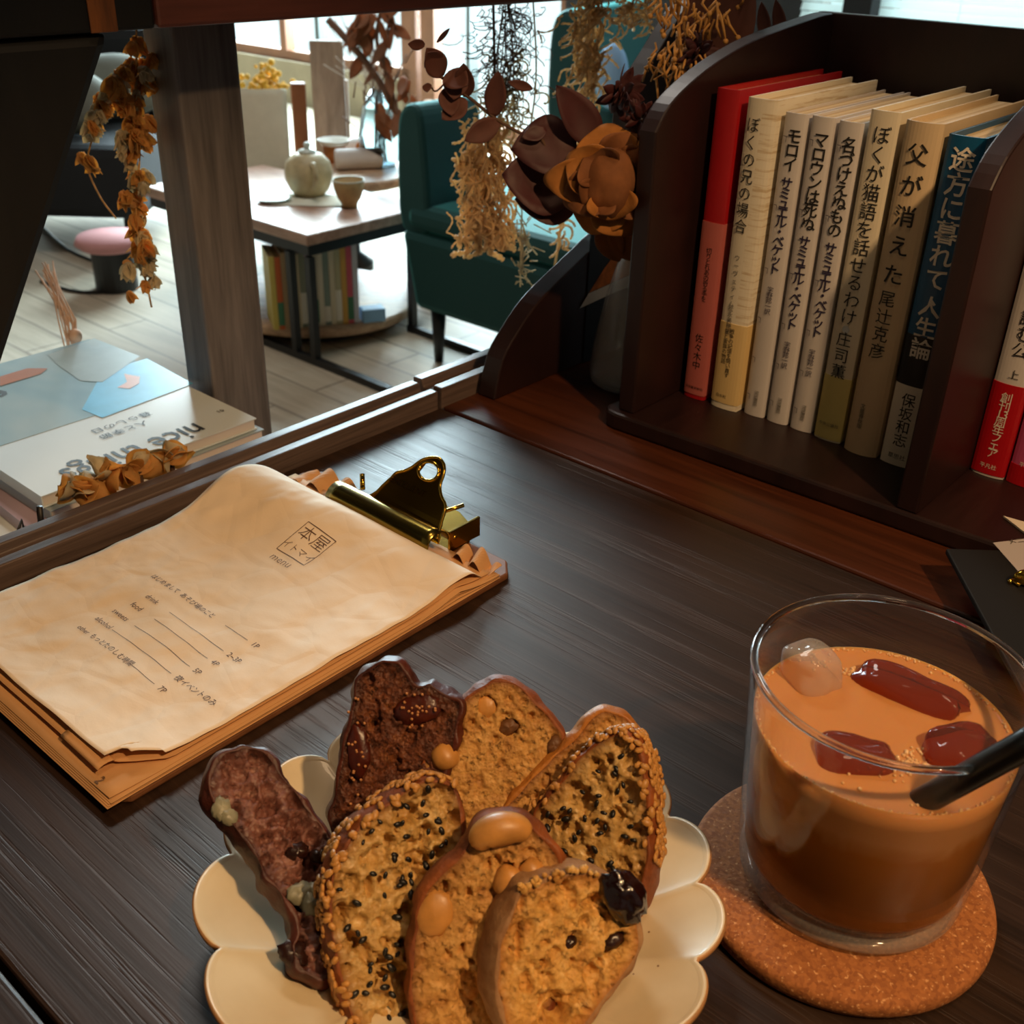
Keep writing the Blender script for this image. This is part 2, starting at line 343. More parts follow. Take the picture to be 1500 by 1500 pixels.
# ------------------------------------------------------------------ desk-top bookshelf
bs = thing('desktop_bookshelf', 'dark wooden desktop bookshelf with curved dividers holding Japanese books', 'bookshelf', W(0, 0, 0), RZ)
BZ = .012
base = [(-.372, .534), (-.379, .536), (-.3835, .541), (-.3835, .745), (.05, .745), (.05, .549), (-.141, .5395)]
MB().prism(base, 0.0002, BZ, 'z').build('base', M_SHELF, bs, bevel=.002)
def divider(u0, u1):
    pr = [(.5405, BZ), (.5405, .150), (.5395, .1866), (.552, .2003), (.578, .2128), (.6128, .2233), (.6507, .2306), (.7184, .2382), (.737, .2390), (.737, BZ)]
    pr2 = pr[:2] + [tuple(p[:2]) for p in smooth_path([(a, b, 0) for a, b in pr[2:9]], 4)] + pr[9:]
    MB().prism(pr2, u0, u1, 'x').build('divider', M_SHELF, bs, bevel=.0012)
divider(-.3740, -.3620); divider(-.1838, -.1718); divider(.03, .042)
MB().box(-.374, .042, .7371, .7451, BZ, .2395).build('back_panel', M_SHELF, bs, bevel=.001)
t = thing('curved_bracket', 'dark wooden bracket with sweeping curved front edge left of the vase', 'bracket', W(0, 0, 0), RZ)
pr = [(.5147, 0.0003), (.5226, .027), (.537, .043), (.5555, .058), (.578, .069), (.5989, .0779), (.622, .088), (.6449, .0995), (.6500, .125), (.6500, .165), (.6548, .1869), (.6799, .2115), (.713, .2405), (.740, .246), (.740, 0.0003)]
MB().prism([tuple(p[:2]) for p in smooth_path([(a, b, 0) for a, b in pr[:14]], 3)]+[pr[14]], -.4743, -.4590, 'x').build('bracket_board', M_SHELF, t, bevel=.001)
# ------------------------------------------------------------------ books
M_PAGES = None
t = NT('page_edges'); pg = t.noise(t.coord((900, 2, 2)), 1, 3); t.set(Base_Color=t.ramp(pg, [(.35, srgb('#b79c74')), (.65, srgb('#dcc79f'))]), Roughness=.85); M_PAGES = t.m
def strip_mat():
    t = NT('striped_cream_jacket'); co = t.coord((30, 30, 420)); n = t.noise(co, 1, 3, .7); n2 = t.noise(t.coord((8, 8, 60)), 1, 2)
    tc = t.n('ShaderNodeTexCoord'); sx = t.n('ShaderNodeSeparateXYZ'); t.l(tc.outputs['Object'], sx.inputs[0])
    g = t.n('ShaderNodeMath', operation='GREATER_THAN'); t.l(sx.outputs[0], g.inputs[0]); g.inputs[1].default_value = .0012
    f = t.n('ShaderNodeMath', operation='MULTIPLY'); t.l(t.ramp(n, [(.5, (0, 0, 0, 1)), (.62, (.6, .6, .6, 1))]), f.inputs[0]); t.l(g.outputs[0], f.inputs[1])
    t.set(Base_Color=t.mix(f.outputs[0], srgb('#e4dcc8'), srgb('#b89a6a')), Roughness=.55); return t.m
def shell(mb, w, d, th, bulge, z0, z1, ov=0., mi=0):
    n = 10; xs = [-w/2+w*i/n for i in range(n+1)]
    out = [(-w/2-ov, d)] + [(x*(1+2*ov/w), -bulge*max(0, 1-(2*x/w)**2)**.8-ov) for x in xs] + [(w/2+ov, d)]
    inn = [(-w/2+th, d)] + [(max(-w/2+th, min(w/2-th, x)), th+(-bulge*max(0, 1-(2*x/w)**2)**.8)) for x in xs] + [(w/2-th, d)]
    k = len(out); vs = [(a, b, z) for z in (z0, z1) for (a, b) in out] + [(a, b, z) for z in (z0, z1) for (a, b) in inn]
    fs = []
    for i in range(k-1):
        fs += [(i, i+1, k+i+1, k+i), (2*k+i, 3*k+i, 3*k+i+1, 2*k+i+1), (k+i, k+i+1, 3*k+i+1, 3*k+i), (i, 2*k+i, 2*k+i+1, i+1)]
    fs += [(0, k, 3*k, 2*k), (k-1, 3*k-1, 4*k-1, 2*k-1)]
    mb.add(vs, fs, mi)
def book(label, u, v, w, h, cover, texts, d=.128, bulge=.0018, obi=None, rz=0., bands=(), inset=.003, z0=BZ+.0003, group='books on the desktop bookshelf', th=.0016):
    b = thing('book', label, 'book', W(u, v, z0), RZ+rz, group)
    mb = MB(); shell(mb, w, d, th, bulge, 0, h); mb.build('cover', cover, b)
    MB().box(-w/2+th+.0001, w/2-th-.0001, th+.002, d-.004, .002, h-inset).build('page_block', M_PAGES, b)
    ribs = []
    if obi:
        mb = MB(); shell(mb, w, d+.0002, .0003, bulge, obi[0], obi[1], .0003); mb.build('paper_band', obi[2], b, label=obi[3])
    for i, (z0b, z1b, m, lab) in enumerate(bands):
        mb = MB(); shell(mb, w, d+.0001, .0003, bulge, z0b, z1b, .00015); mb.build('colour_panel', m, b, label=lab)
    for j, (body, z, size, m, ls, xo, bold) in enumerate(texts):
        mb = MB(); 
        def fn(x, y, z=z, xo=xo):
            xx = x+xo; return (xx, -bulge*max(0, 1-(2*xx/w)**2)**.8-.00055, z+y)
        put_text(mb, body, size, fn, ls=ls, bold=bold); mb.build('spine_lettering', m, b)
    return b
M_RED = mat('red_cloth_cover', '#a3121a', .5, .08, 60); M_PINKBAND = mat('salmon_paper_band', '#b5605a', .6)
M_JACKET = mat('grey_white_jacket', '#cdc8c6', .5, .04, 30); M_CREAM = mat('cream_jacket', '#ddd3bb', .5, .04, 30)
M_BEIGE = mat('beige_jacket', '#cdb693', .55, .06, 30); M_BLUE = mat('deep_blue_jacket', '#07507a', .35); M_BLACKP = mat('black_photo_panel', '#0a0b10', .35, .6, 90)
M_OBIW = mat('white_paper_band', '#e6ddcb', .55); M_OBICREAM = mat('ochre_paper_band', '#dcbf84', .55); M_YEL = mat('pale_yellow_panel', '#cdbf78', .55)
M_PURPLE = mat('purple_ink', '#2b2140', .6); M_OBIRED = mat('red_paper_band', '#b0101a', .35); M_PINKB = mat('pink_cover', '#c0507c', .45)
M_GREYINK = mat('grey_ink', '#5a5650', .6); M_SILVER = mat('silver_ink', '#c6cdd0', .4)
I = M_INK
book('red hardcover with salmon paper band, first book at the left divider', -.3485, .591, .0150, .1945, M_RED,
     [(vert('切りとれあの祈る手を'), .098, .0042, I, .82, 0, 0), (vert('佐々木中'), .040, .0062, I, 1.0, 0, 0), ('河出書房新社', .007, .0022, I, 1, 0, 0)],
     obi=(.003, .117, M_PINKBAND, 'salmon paper band'), bulge=.0012)
book('cream hardcover with striped jacket and ochre band, beside the red book', -.3250, .5905, .0190, .1920, strip_mat(),
     [(vert('ぼくの兄の場合'), .174, .0092, M_INK, 1.06, -.0035, 0), (vert('ウーヴェティム'), .098, .0042, M_GREYINK, 1.15, -.0028, 0), (vert('松永美穂訳'), .066, .0040, M_GREYINK, .95, -.0028, 0),
      (vert('戦争の記憶を問い直す'), .052, .0036, I, .92, .0002, 0), (vert('兄と家族の物語'), .051, .0036, I, .92, -.0036, 0), ('白水社', .008, .0026, I, 1, -.002, 0)],
     obi=(.004, .058, M_OBICREAM, 'ochre paper band'))
beck = (('モロイ', -.3050, .0138, .1862, 'thin grey-white book titled モロイ, third from the left divider'), ('マロウンは死ぬ', -.2885, .0138, .1864, 'thin grey-white book titled マロウンは死ぬ, fourth from the left divider'), ('名づけえぬもの', -.2718, .0142, .1858, 'thin grey-white book titled 名づけえぬもの, fifth from the left divider'))
for i, (ti, u, w, h, lab) in enumerate(beck):
    L = len(ti)*.0078; z2 = h-.012-L-.006
    book(lab, u, .5945+.0004*i, w, h, M_JACKET, [(vert(ti), h-.0155, .0092, M_INK, .85, .0012, .00012), (vert('サミュエル・ベケット'), z2, .0078, M_PURPLE, .72, .0008, .00012),
        (vert('宇野邦一訳'), z2-.0625, .0044, M_PURPLE, .78, .0002, 0), (vert('河出書房'), .015, .0032, M_GREYINK, .8, .001, 0)]
        + [('ヿ', z, .0042, M_PURPLE, 1, -.0048, 0) for z in (h-.016, h-.055, h-.093, .062, .036, .011)], bulge=.0016, inset=.0015, th=.0012)
book('cream book titled ぼくが猫語を話せるわけ with yellow lower spine', -.2527, .5940, .0172, .1940, M_CREAM,
     [(vert('ぼくが猫語を話せるわけ'), .178, .0104, M_INK, .98, .0004, 0), (vert('庄司薫'), .0625, .0096, M_INK, 1.05, .0002, 0), ('中央公論社', .010, .0026, M_GREYINK, 1, 0, 0), ('●', .0700, .006, M_SILVER, 1, .0002, 0)],
     bands=((.001, .042, M_YEL, 'pale yellow lower spine'),), bulge=.0018)
book('beige book titled 父が消えた, between the cat-language book and the blue book', -.2295, .5912, .0206, .1918, M_BEIGE,
     [(vert('父が消えた'), .171, .0122, M_INK, 1.32, .0002, .0001), (vert('尾辻克彦'), .0935, .0098, M_INK, 1.06, -.0004, 0), (vert('文藝春秋版'), .030, .0034, M_GREYINK, .95, -.002, 0)], bulge=.0035)
book('deep blue book with white title and white lower band', -.2066, .5921, .0196, .1877, M_BLUE,
     [(vert('途方に暮れて'), .1715, .0130, M_WHITE_INK, .97, .0004, .0002), (vert('人生論'), .0930, .0125, M_WHITE_INK, .98, .0004, .0002), ('、', .0995, .012, M_WHITE_INK, 1, .005, .0002), (vert('保坂和志'), .0385, .0086, M_INK, .98, 0, .00005), ('草思社', .0045, .0036, M_INK, 1, 0, 0)],
     bands=((.0500, .0800, M_BLACKP, 'black photo panel'),), obi=(.0, .0502, M_OBIW, 'white lower paper band'), bulge=.0022)
book('white book mostly hidden behind the middle divider', -.1897, .5935, .0095, .1780, M_JACKET, [(vert('イノセント'), .165, .0066, M_INK, 1.0, 0, 0)], bulge=.001, inset=.0015)
book('white book with red paper band right of the middle divider', -.1615, .6160, .0185, .1900, M_JACKET,
     [(vert('読む公'), .093, .0098, M_INK, .95, .0012, 0), ('上', .0615, .006, M_INK, 1, .001, 0), (vert(['創', '刊', '13', '周', '年', 'フ', 'ェ', 'ア']), .0470, .0068, M_WHITE_INK, .72, .0004, 0), ('平凡社', .0055, .0032, M_WHITE_INK, 1, 0, 0)],
     obi=(.0015, .0575, M_OBIRED, 'red paper band'), bulge=.0020, th=.0014, d=.118)
book('pink book at the right edge beside the red-banded book', -.1410, .6175, .0190, .1860, M_PINKB, [('平凡社', .012, .0032, M_WHITE_INK, 1, 0, 0)], obi=(.0, .012, M_OBIRED, 'red foot band'), bulge=.0020, d=.116)
book('brown book at the right end of the shelf, beyond the pink book', -.1200, .6190, .0190, .1880, M_BEIGE, [(vert('文学全集'), .15, .009, M_INK, 1, 0, 0)], bulge=.002, d=.115)
# ------------------------------------------------------------------ clipboard and menu
t = NT('kraft_menu_paper'); co = t.coord((1, 1, 1)); n1 = t.noise(co, 19, 3, .5, .2); n2 = t.noise(co, 9, 2); n3 = t.noise(co, 900, 2)
vz = t.n('ShaderNodeTexVoronoi', feature='DISTANCE_TO_EDGE'); t.l(co, vz.inputs['Vector']); vz.inputs['Scale'].default_value = 42
b0 = t.bump(t.ramp(vz.outputs['Distance'], [(0, (0, 0, 0, 1)), (.12, (1, 1, 1, 1))]), .12, .0012); b1 = t.bump(n1, .9, .006, b0); b2 = t.bump(n3, .12, .0003, b1)
t.set(Base_Color=t.ramp(n2, [(.3, srgb('#ecd3b2')), (.7, srgb('#f3e0c8'))]), Roughness=.8, Normal=b2); M_KRAFT = t.m
M_KRAFT2 = mat('brown_kraft_paper', '#d09c66', .8, .08, 25, .2, 60, .001)
M_HARD = wood('brown_hardboard', '#5f3a22', '#8a5a3a', (30, 30, 30), .55, .15, .0003)
def brassmat(name, c, r): return NT(name).set(Base_Color=srgb(c), Metallic=1., Roughness=r).m
M_BRASS = brassmat('polished_brass', '#d2a63c', .14); M_BRASSD = brassmat('dark_brass', '#8d7a3a', .22)  # dark brass: the clip jaw's dark reflections put into the colour
cb = thing('clipboard', 'brown hardboard clipboard with brass clip holding the menu, beside the rail', 'clipboard', W(0, 0, 0), RZ)
pl_ = smooth_loop([(-.463, .137, 0), (-.463, .30, 0), (-.463, .360, 0), (-.38, .364, 0), (-.303, .361, 0), (-.303, .3, 0), (-.303, .137, 0), (-.311, .1305, 0), (-.38, .1295, 0), (-.455, .1295, 0)], 4)
MB().prism([(-.463, .137), (-.463, .352), (-.455, .361), (-.311, .361), (-.3025, .352), (-.3025, .139), (-.311, .1305), (-.455, .1305)], .0003, .0042, 'z').build('board', M_HARD, cb, bevel=.0012)
clip = MB()
prof = []                                     # front jaw: a half-round gutter
for i in range(11):
    a = math.radians(-35+i*21); prof.append((.3355-.0076*math.cos(a), .0138+.0076*math.sin(a)))
prof = [(.3290, .0056)] + prof
uu = [-.4135+.078*i/14 for i in range(15)]
clip.grid([[(u, y, z) for (y, z) in prof] for u in uu])
cl = clip.build('clip_jaw', M_BRASSD, cb, smooth=True, solid=.0009, fixn=False)
tilt = math.radians(43)
Wb = W(0, .3365, .0160); upv = Vector((V[0]*math.cos(tilt), V[1]*math.cos(tilt), math.sin(tilt))); nrm = Vector(tuple(U)).cross(upv)
def clipx(x, y):
    q = onplane(x, y, Wb, nrm)-Wb; return (q.dot(Vector(tuple(U))), q.dot(upv))
outl = [(541, 728), (552, 722), (562, 712), (574, 701), (582, 693), (594, 690), (606, 684), (618, 675), (631, 671), (644, 672), (652, 682), (651, 696), (646, 712), (648, 728), (654, 742), (648, 765), (641, 790)]
pts = [clipx(*p) for p in outl]; hole = [clipx(629+15*math.cos(a), 691+14*math.sin(a)) for a in [2*math.pi*i/20 for i in range(20)]]
pts = [tuple(p[:2]) for p in smooth_path([(a, b, 0) for a, b in pts], 3)]
mid = [(pts[-1][0]-.0, -.004), (pts[0][0], -.004)]
ring = pts + mid; no = len(ring); nh = len(hole)
r = delaunay_2d_cdt([Vector(p) for p in ring+hole], [], [list(range(no)), list(range(no, no+nh))[::-1]], 1, 1e-7)
fs = [f for f in r[2]]
hc = (sum(p[0] for p in hole)/nh, sum(p[1] for p in hole)/nh); hr = sum(math.hypot(p[0]-hc[0], p[1]-hc[1]) for p in hole)/nh
fs = [f for f in fs if math.hypot(sum(r[0][i][0] for i in f)/3-hc[0], sum(r[0][i][1] for i in f)/3-hc[1]) > hr*.93]
lv = MB(); lv.add([(p[0], .3365+p[1]*math.cos(tilt)+.9*max(0, .01-p[1])**2*20, .0160+p[1]*math.sin(tilt)) for p in r[0]], fs)
lev = lv.build('clip_lever', M_BRASS, cb, solid=.0011)
rm = MB(); rm.tube([(p[0], .3365+p[1]*math.cos(tilt)-.0005, .0160+p[1]*math.sin(tilt)+.0005) for p in pts], .0008, 6); rm.tube([(p[0], .3365+p[1]*math.cos(tilt)-.0005, .0160+p[1]*math.sin(tilt)+.0005) for p in hole+hole[:1]], .0009, 6)
rm.build('rolled_edge', M_BRASS, lev, smooth=True)
em = MB(); put_text(em, 'EXCELLENT', .0048, lambda x, y: (-.3720+x, .3365+(.0170+y)*math.cos(tilt)-.0009, .0160+(.0170+y)*math.sin(tilt)+.0009)); em.build('stamped_lettering', M_BRASSD, lev)
bp = MB(); bp.prism([(-.404, .344), (-.398, .372), (-.381, .379), (-.362, .379), (-.345, .372), (-.336, .3590), (-.3365, .344)], .0044, .0056, 'z'); bp.box(-.338, -.3365, .345, .368, .0056, .017)
bp.build('clip_base_plate', M_BRASS, cb, bevel=.0003)
sp = MB()
for u in (-.394, -.352): sp.tube([(u+.0028*math.cos(a*.9)+0, .349+.0035*math.cos(a), .0125+.0035*math.sin(a)) for a in [i*.5 for i in range(40)]], .0006, 5)
sp.tube([(-.400, .349, .0125), (-.336, .349, .0125)], .0012, 8); sp.tube([(-.349, .3445, .0225), (-.337, .356, .0285)], .0011, 6); sp.tube([(-.406, .3480, .0150), (-.4105, .352, .0215)], .0015, 8)
sp.build('spring', M_BRASS, cb, smooth=True)
def sheet_pts(u0, u1, v0, v1, zf, nu=40, nv=60, warp=None):
    P = []
    for i in range(nv+1):
        row = []
        for j in range(nu+1):
            u = u0+(u1-u0)*j/nu; v = v0+(v1-v0)*i/nv
            if warp: u, v = warp(u, v)
            row.append((u, v, zf(u, v)))
        P.append(row)
    return P
def top_z(u, v):
    s = min(1, max(0, (u+.458)/.152)); vp = .304+.021*s; zp = .0265-.0125*s; zb = .0098
    if v < vp: h = zb+(zp-zb)*math.exp(-((v-vp)/(.030-.006*s))**2)
    else: h = .0085+(zp-.0085)*max(0, 1-((v-vp)/(.334-vp))**2)
    n = noise.noise(Vector((u*30, v*30, 1.7)))*.0016+noise.noise(Vector((u*85, v*85, 4)))*.0006
    w = min(1, max(0, (v-.139)/.02)); edge = min(1, max(0, (.331-v)/.012))
    lift = .0030*max(0, 1-(v-.139)/.028)**2
    lift += .0035*max(0, 1-math.hypot(u+.306, v-.139)/.03)
    lift += .004*max(0, 1-(-.430-u+.030)/.030)*0
    return h+n*edge*1.0+lift+.0007
def warp_top(u, v):
    if u > -.316 and v < .155:               # the nibbled, rolled corner
        k = max(0, 1-math.hypot(u+.306, v-.139)/.020); u -= .009*k; v += .009*k
    return u, v
top = thing('menu_sheet', 'crinkled cream menu page with stamp, topmost sheet on the clipboard', 'menu', W(0, 0, 0), RZ)
mb = MB(); mb.grid(sheet_pts(-.4580, -.3045, .139, .3345, top_z, 60, 100, warp_top)); mb.build('page', M_KRAFT, top, smooth=True, fixn=False, solid=.0002)
def on_sheet(ox, oy, rot=0.):
    c, s = math.cos(rot), math.sin(rot)
    def fn(x, y): u, v = ox+x*c-y*s, oy+x*s+y*c; return (u, v, top_z(u, v)+.0005)
    return fn
def uvp(x, y, z=.0125): q = onz(x, y, z); return (q.x*.76-q.y*.65, q.x*.65+q.y*.76)
prn = MB()
def pline(a, b, w=.00035, n=24):
    a = np.array(a); b = np.array(b); d = (b-a)/np.linalg.norm(b-a); q = np.array([-d[1], d[0]])*w/2
    vs = []
    for i in range(n+1):
        p = a+(b-a)*i/n
        for s_ in (1, -1): u, v = p+q*s_; vs.append((u, v, top_z(u, v)+.0005))
    prn.add(vs, [(2*i, 2*i+1, 2*i+3, 2*i+2) for i in range(n)])
su, sv = uvp(449, 799, .015); S_ = .0105
for a, b in (((-1, -1), (1, -1)), ((1, -1), (1, 1)), ((1, 1), (-1, 1)), ((-1, 1), (-1, -1))): pline((su+a[0]*S_, sv+a[1]*S_), (su+b[0]*S_, sv+b[1]*S_), .0004)
put_text(prn, '本屋', .0098, on_sheet(su, sv+.0012), bold=-.0001); put_text(prn, 'イトマイ', .0056, on_sheet(su, sv-.0075), bold=-.00008); put_text(prn, 'menu', .0066, on_sheet(su-.0012, sv-.0172), bold=-.00008)
prn.build('stamp_printing', M_INK_BROWN, top); prn = MB()
rows = [(('はじめまして', 'あそび場のこと'), (222, 840), (312, 912), (318, 917), (349, 940), '1P'), (('drink',), (214, 870), None, (249, 893), (322, 950), '2~3P'), (('food',), (192, 880), None, (224, 905), (298, 961), '4P'),
        (('sweets',), (165, 889), None, (190, 915), (271, 973), '5P'), (('alcohol',), (140, 900), None, (165, 917), (243, 985), '夜イベントのみ'), (('other', 'もっとたのしむ時間'), (114, 912), None, (184, 970), (222, 999), '7P')]
for tx, p0, p1, l0, l1, pn in rows:
    u0, v0 = uvp(*p0); put_text(prn, '  '.join(tx) if len(tx) > 1 else tx[0], .0042 if len(tx) < 2 else .0037, on_sheet(u0, v0-.001), 'LEFT')
    a, b = uvp(*l0), uvp(*l1); vm = v0-.0002
    pline((a[0], vm), (b[0], vm), .00022, 12); put_text(prn, pn, .0040, on_sheet(b[0]+.003, vm-.001), 'LEFT')
prn.build('list_printing', M_INK_BROWN, top)
pg2 = thing('menu_sheet', 'kraft menu page with a folded lower corner, directly beneath the top page', 'menu', W(0, 0, 0), RZ)
zf2 = lambda u, v: .0084+noise.noise(Vector((u*25, v*25, 7)))*.0007+.0030*max(0, 1-abs(v-.318)/.035)**2*max(0, 1-max(0, (v-.318)/.02))+.0015*max(0, 1-(v-.136)/.012)
mb = MB(); mb.grid(sheet_pts(-.4575, -.3050, .1365, .341, zf2, 30, 50, lambda u, v: ((u-.012*max(0, 1-math.hypot(u+.305, v-.1365)/.022), v+.007*max(0, 1-math.hypot(u+.305, v-.1365)/.022)))))
mb.build('page', M_KRAFT2, pg2, smooth=True, fixn=False, solid=.0002)
mb = MB(); mb.grid([[(-.345+.028*i/8, .1395+.0045*math.cos(a)-.0005*i/8, .0092+.0022*math.sin(a)) for a in [math.pi*.2+k*.4 for k in range(6)]] for i in range(9)]); mb.build('folded_corner', M_KRAFT2, pg2, smooth=True, fixn=False, solid=.0002)
pg3 = thing('menu_sheet', 'kraft menu page numbered 2, its bottom corner showing under the folded page', 'menu', W(0, 0, 0), RZ)
zf3 = lambda u, v: .0068+noise.noise(Vector((u*18, v*18, 3)))*.0004+.0010*max(0, 1-math.hypot(u+.3035, v-.1315)/.02)
mb = MB(); mb.grid(sheet_pts(-.4600, -.3035, .1315, .344, zf3, 24, 40)); mb.build('page', M_KRAFT2, pg3, smooth=True, fixn=False, solid=.0002)
mb = MB(); put_text(mb, '2', .0056, lambda x, y: (-.3140+x, .1322+y, .0082)); mb.build('page_number', M_INK_BROWN, pg3)
for k in range(4):
    s_ = thing('menu_sheet', 'plain kraft sheet lower in the clipped menu stack', 'menu', W(0, 0, 0), RZ, 'lower kraft sheets of the menu')
    zk = lambda u, v, k=k: .0047+.00052*k+noise.noise(Vector((u*15, v*15, k*3.1)))*.00012+.0045*(k/3)*max(0, 1-abs(v-.315)/.03)**2*(u > -.42)
    mb = MB(); mb.grid(sheet_pts(-.4595+.0006*k, -.3020-.0004*((k*7) % 3), .1292+.0006*((k*5) % 4), .3455, zk, 16, 30)); mb.build('page', M_KRAFT2, s_, smooth=True, fixn=False, solid=.00035)
def crumple(label, u0, u1, v0, v1, seed, amp, zb):
    c = thing('crumpled_paper_scrap', label, 'paper', W(0, 0, 0), RZ)
    def zf(u, v):
        a = (u-u0)/(u1-u0); q = (v-v0)/(v1-v0)
        return zb+amp*abs(math.sin(a*7.5+seed+1.5*q))*(.35+.65*math.sin(math.pi*min(1, max(0, a))))+noise.noise(Vector((u*120, v*120, seed)))*.0012
    mb = MB(); mb.grid(sheet_pts(u0, u1, v0, v1, zf, 26, 16)); mb.build('paper', M_KRAFT2, c, fixn=False, solid=.0003)
crumple('crumpled kraft paper corner left of the brass clip', -.455, -.415, .3365, .3560, 1.0, .0075, .0052)
crumple('crumpled kraft paper corner right of the brass clip', -.334, -.3050, .3375, .3500, 2.2, .0085, .0052)
# ------------------------------------------------------------------ plate
PC = Vector((-.0132, .2535, 0))
notch = sorted([math.radians(a) % (2*math.pi) for a in (-158.9, 172.7, 153, 133, 111, 89, 67, 46, 24.5, 2.2, -20.5, -44, -70, -97, -127)])
def lobe(a):
    a %= 2*math.pi; m = len(notch)
    for i in range(m):
        a0, a1 = notch[i], notch[(i+1) % m]+(2*math.pi if i == m-1 else 0); aa = a if a >= notch[0] else a+2*math.pi
        if a0 <= aa <= a1: return math.sin(math.pi*(aa-a0)/(a1-a0))**.55
    return 0
pl = thing('plate', 'cream scalloped ceramic plate with brown rim under the sliced bread', 'plate', PC)
t = NT('cream_glaze'); co = t.coord((1, 1, 1)); n = t.noise(co, 30, 4); v2 = t.n('ShaderNodeTexVoronoi'); v2.inputs['Scale'].default_value = 130; t.l(co, v2.inputs['Vector'])
sp_ = t.ramp(v2.outputs['Distance'], [(.035, (1, 1, 1, 1)), (.06, (0, 0, 0, 1))]); ms = t.noise(co, 21, 2); msr = t.ramp(ms, [(.55, (0, 0, 0, 1)), (.6, (1, 1, 1, 1))])
base_ = t.ramp(n, [(.3, srgb('#d3c09b')), (.7, srgb('#e3d3b2'))]); fx = t.mix(1, sp_, msr, 'MULTIPLY'); t.set(Base_Color=t.mix(fx, base_, srgb('#7a5230')), Roughness=.32, Normal=t.bump(n, .25, .0008), Coat_Weight=.25)
M_GLAZE = t.m; M_RIMB = mat('toasted_brown_rim', '#b08052', .45, .35, 90, .2, 200)
t = NT('grey_green_glaze_well'); M_WELL = mat('grey_green_glaze', '#6f6a55', .3, .15, 30)
def plate_pt(a, f, under=0.):
    L = lobe(a); R_ = .0775+.0085*L; r = R_*f
    z = .0035+.0150*max(0, (f-.50)/.5)**1.6 + (.0022*L*max(0, (f-.6)/.4)) - .0010*(1-L)*max(0, (f-.5)/.5)
    return (r*math.cos(a), r*math.sin(a), max(.0006, z-under))
NA = 360; fr_ = [0.02, .2, .4, .5, .56, .62, .7, .78, .86, .92, .965]
mb = MB(); P = [[plate_pt(2*math.pi*j/NA, f) for j in range(NA)] for f in fr_]; mb.grid(P, 0, True); mb.add(P[0], [tuple(range(NA))], 0)
mb.m = [1 if i < NA*3 else 0 for i in range(len(mb.f))]; mb.m[-1] = 1
mb.build('dish', [M_GLAZE, M_WELL], pl, smooth=True, fixn=False)
mb = MB(); rp = [(.965, 0), (.978, -.0002), (.992, .0000), (1.0, .0009), (1.0, .0022), (.985, .0034), (.95, .0038)]
mb.grid([[plate_pt(2*math.pi*j/NA, f, un) for j in range(NA)] for f, un in rp], 0, True); mb.m = [1 if k_ < NA*2 else 0 for k_ in range(len(mb.f))]; mb.build('rim', [M_RIMB, M_GLAZE], pl, smooth=True, fixn=False, label='toasted brown rim')
mb = MB(); mb.grid([[plate_pt(2*math.pi*j/NA, f, .0032+.0008*(f < .6)) for j in range(NA)] for f in (.95, .8, .6, .5, .45)], 0, True)
q = [plate_pt(2*math.pi*j/NA, .45, .0) for j in range(NA)]; mb.add([(a, b, .0004) for a, b, c in q], [tuple(range(NA))]); mb.build('underside', M_GLAZE, pl, smooth=True, fixn=False)
# ------------------------------------------------------------------ bread
def crumbmat(name, d, l, hi, holes=1., rough=.62, nscale=330, edge='#6e3412'):
    t = NT(name); co = t.coord((1, 1, 1)); n = t.noise(co, 150, 6, .75); f = t.noise(co, 1500, 4, .7); v = t.n('ShaderNodeTexVoronoi'); v.inputs['Scale'].default_value = nscale
    wv = t.n('ShaderNodeVectorMath', operation='MULTIPLY_ADD'); t.l(f, wv.inputs[0]); wv.inputs[1].default_value = (.0016, .0016, .0016); t.l(co, wv.inputs[2]); t.l(wv.outputs[0], v.inputs['Vector'])
    v2 = t.n('ShaderNodeTexVoronoi'); v2.inputs['Scale'].default_value = nscale*2.6; t.l(wv.outputs[0], v2.inputs['Vector'])
    col = t.ramp(n, [(.3, srgb(d)), (.52, srgb(l)), (.72, srgb(hi))])
    at = t.n('ShaderNodeAttribute'); at.attribute_name = 'edge'; ef = t.n('ShaderNodeMath', operation='MULTIPLY'); t.l(at.outputs['Fac'], ef.inputs[0]); t.l(t.ramp(n, [(.2, (.5, .5, .5, 1)), (.7, (1, 1, 1, 1))]), ef.inputs[1])
    col = t.mix(ef.outputs[0], col, srgb(edge))
    b1 = t.bump(t.ramp(v.outputs['Distance'], [(.0, (0, 0, 0, 1)), (.45, (1, 1, 1, 1))]), .9*holes, .0014); b2 = t.bump(v2.outputs['Distance'], .7*holes, .0006, b1); b3 = t.bump(f, .6, .0004, b2)
    t.set(Base_Color=col, Roughness=rough, Normal=b3, Subsurface_Weight=.1, Subsurface_Radius=(.004, .002, .001), Subsurface_Scale=.5); return t.m
def crustmat(name, d, l, rough=.5, s=60, b=.6):
    t = NT(name); co = t.coord((1, 1, 1)); n = t.noise(co, s, 6, .65); f = t.noise(co, s*6, 4)
    t.set(Base_Color=t.ramp(n, [(.28, srgb(d)), (.68, srgb(l))]), Roughness=rough, Normal=t.bump(f, b, .0007, t.bump(n, b, .002))); return t.m
M_CR_TAN = crumbmat('tan_crumb', '#a06a30', '#c8944c', '#dfb06a', .65); M_CR_OPEN = crumbmat('open_sesame_crumb', '#a87c3a', '#c9a05c', '#e2c892', .5, .42, 240)
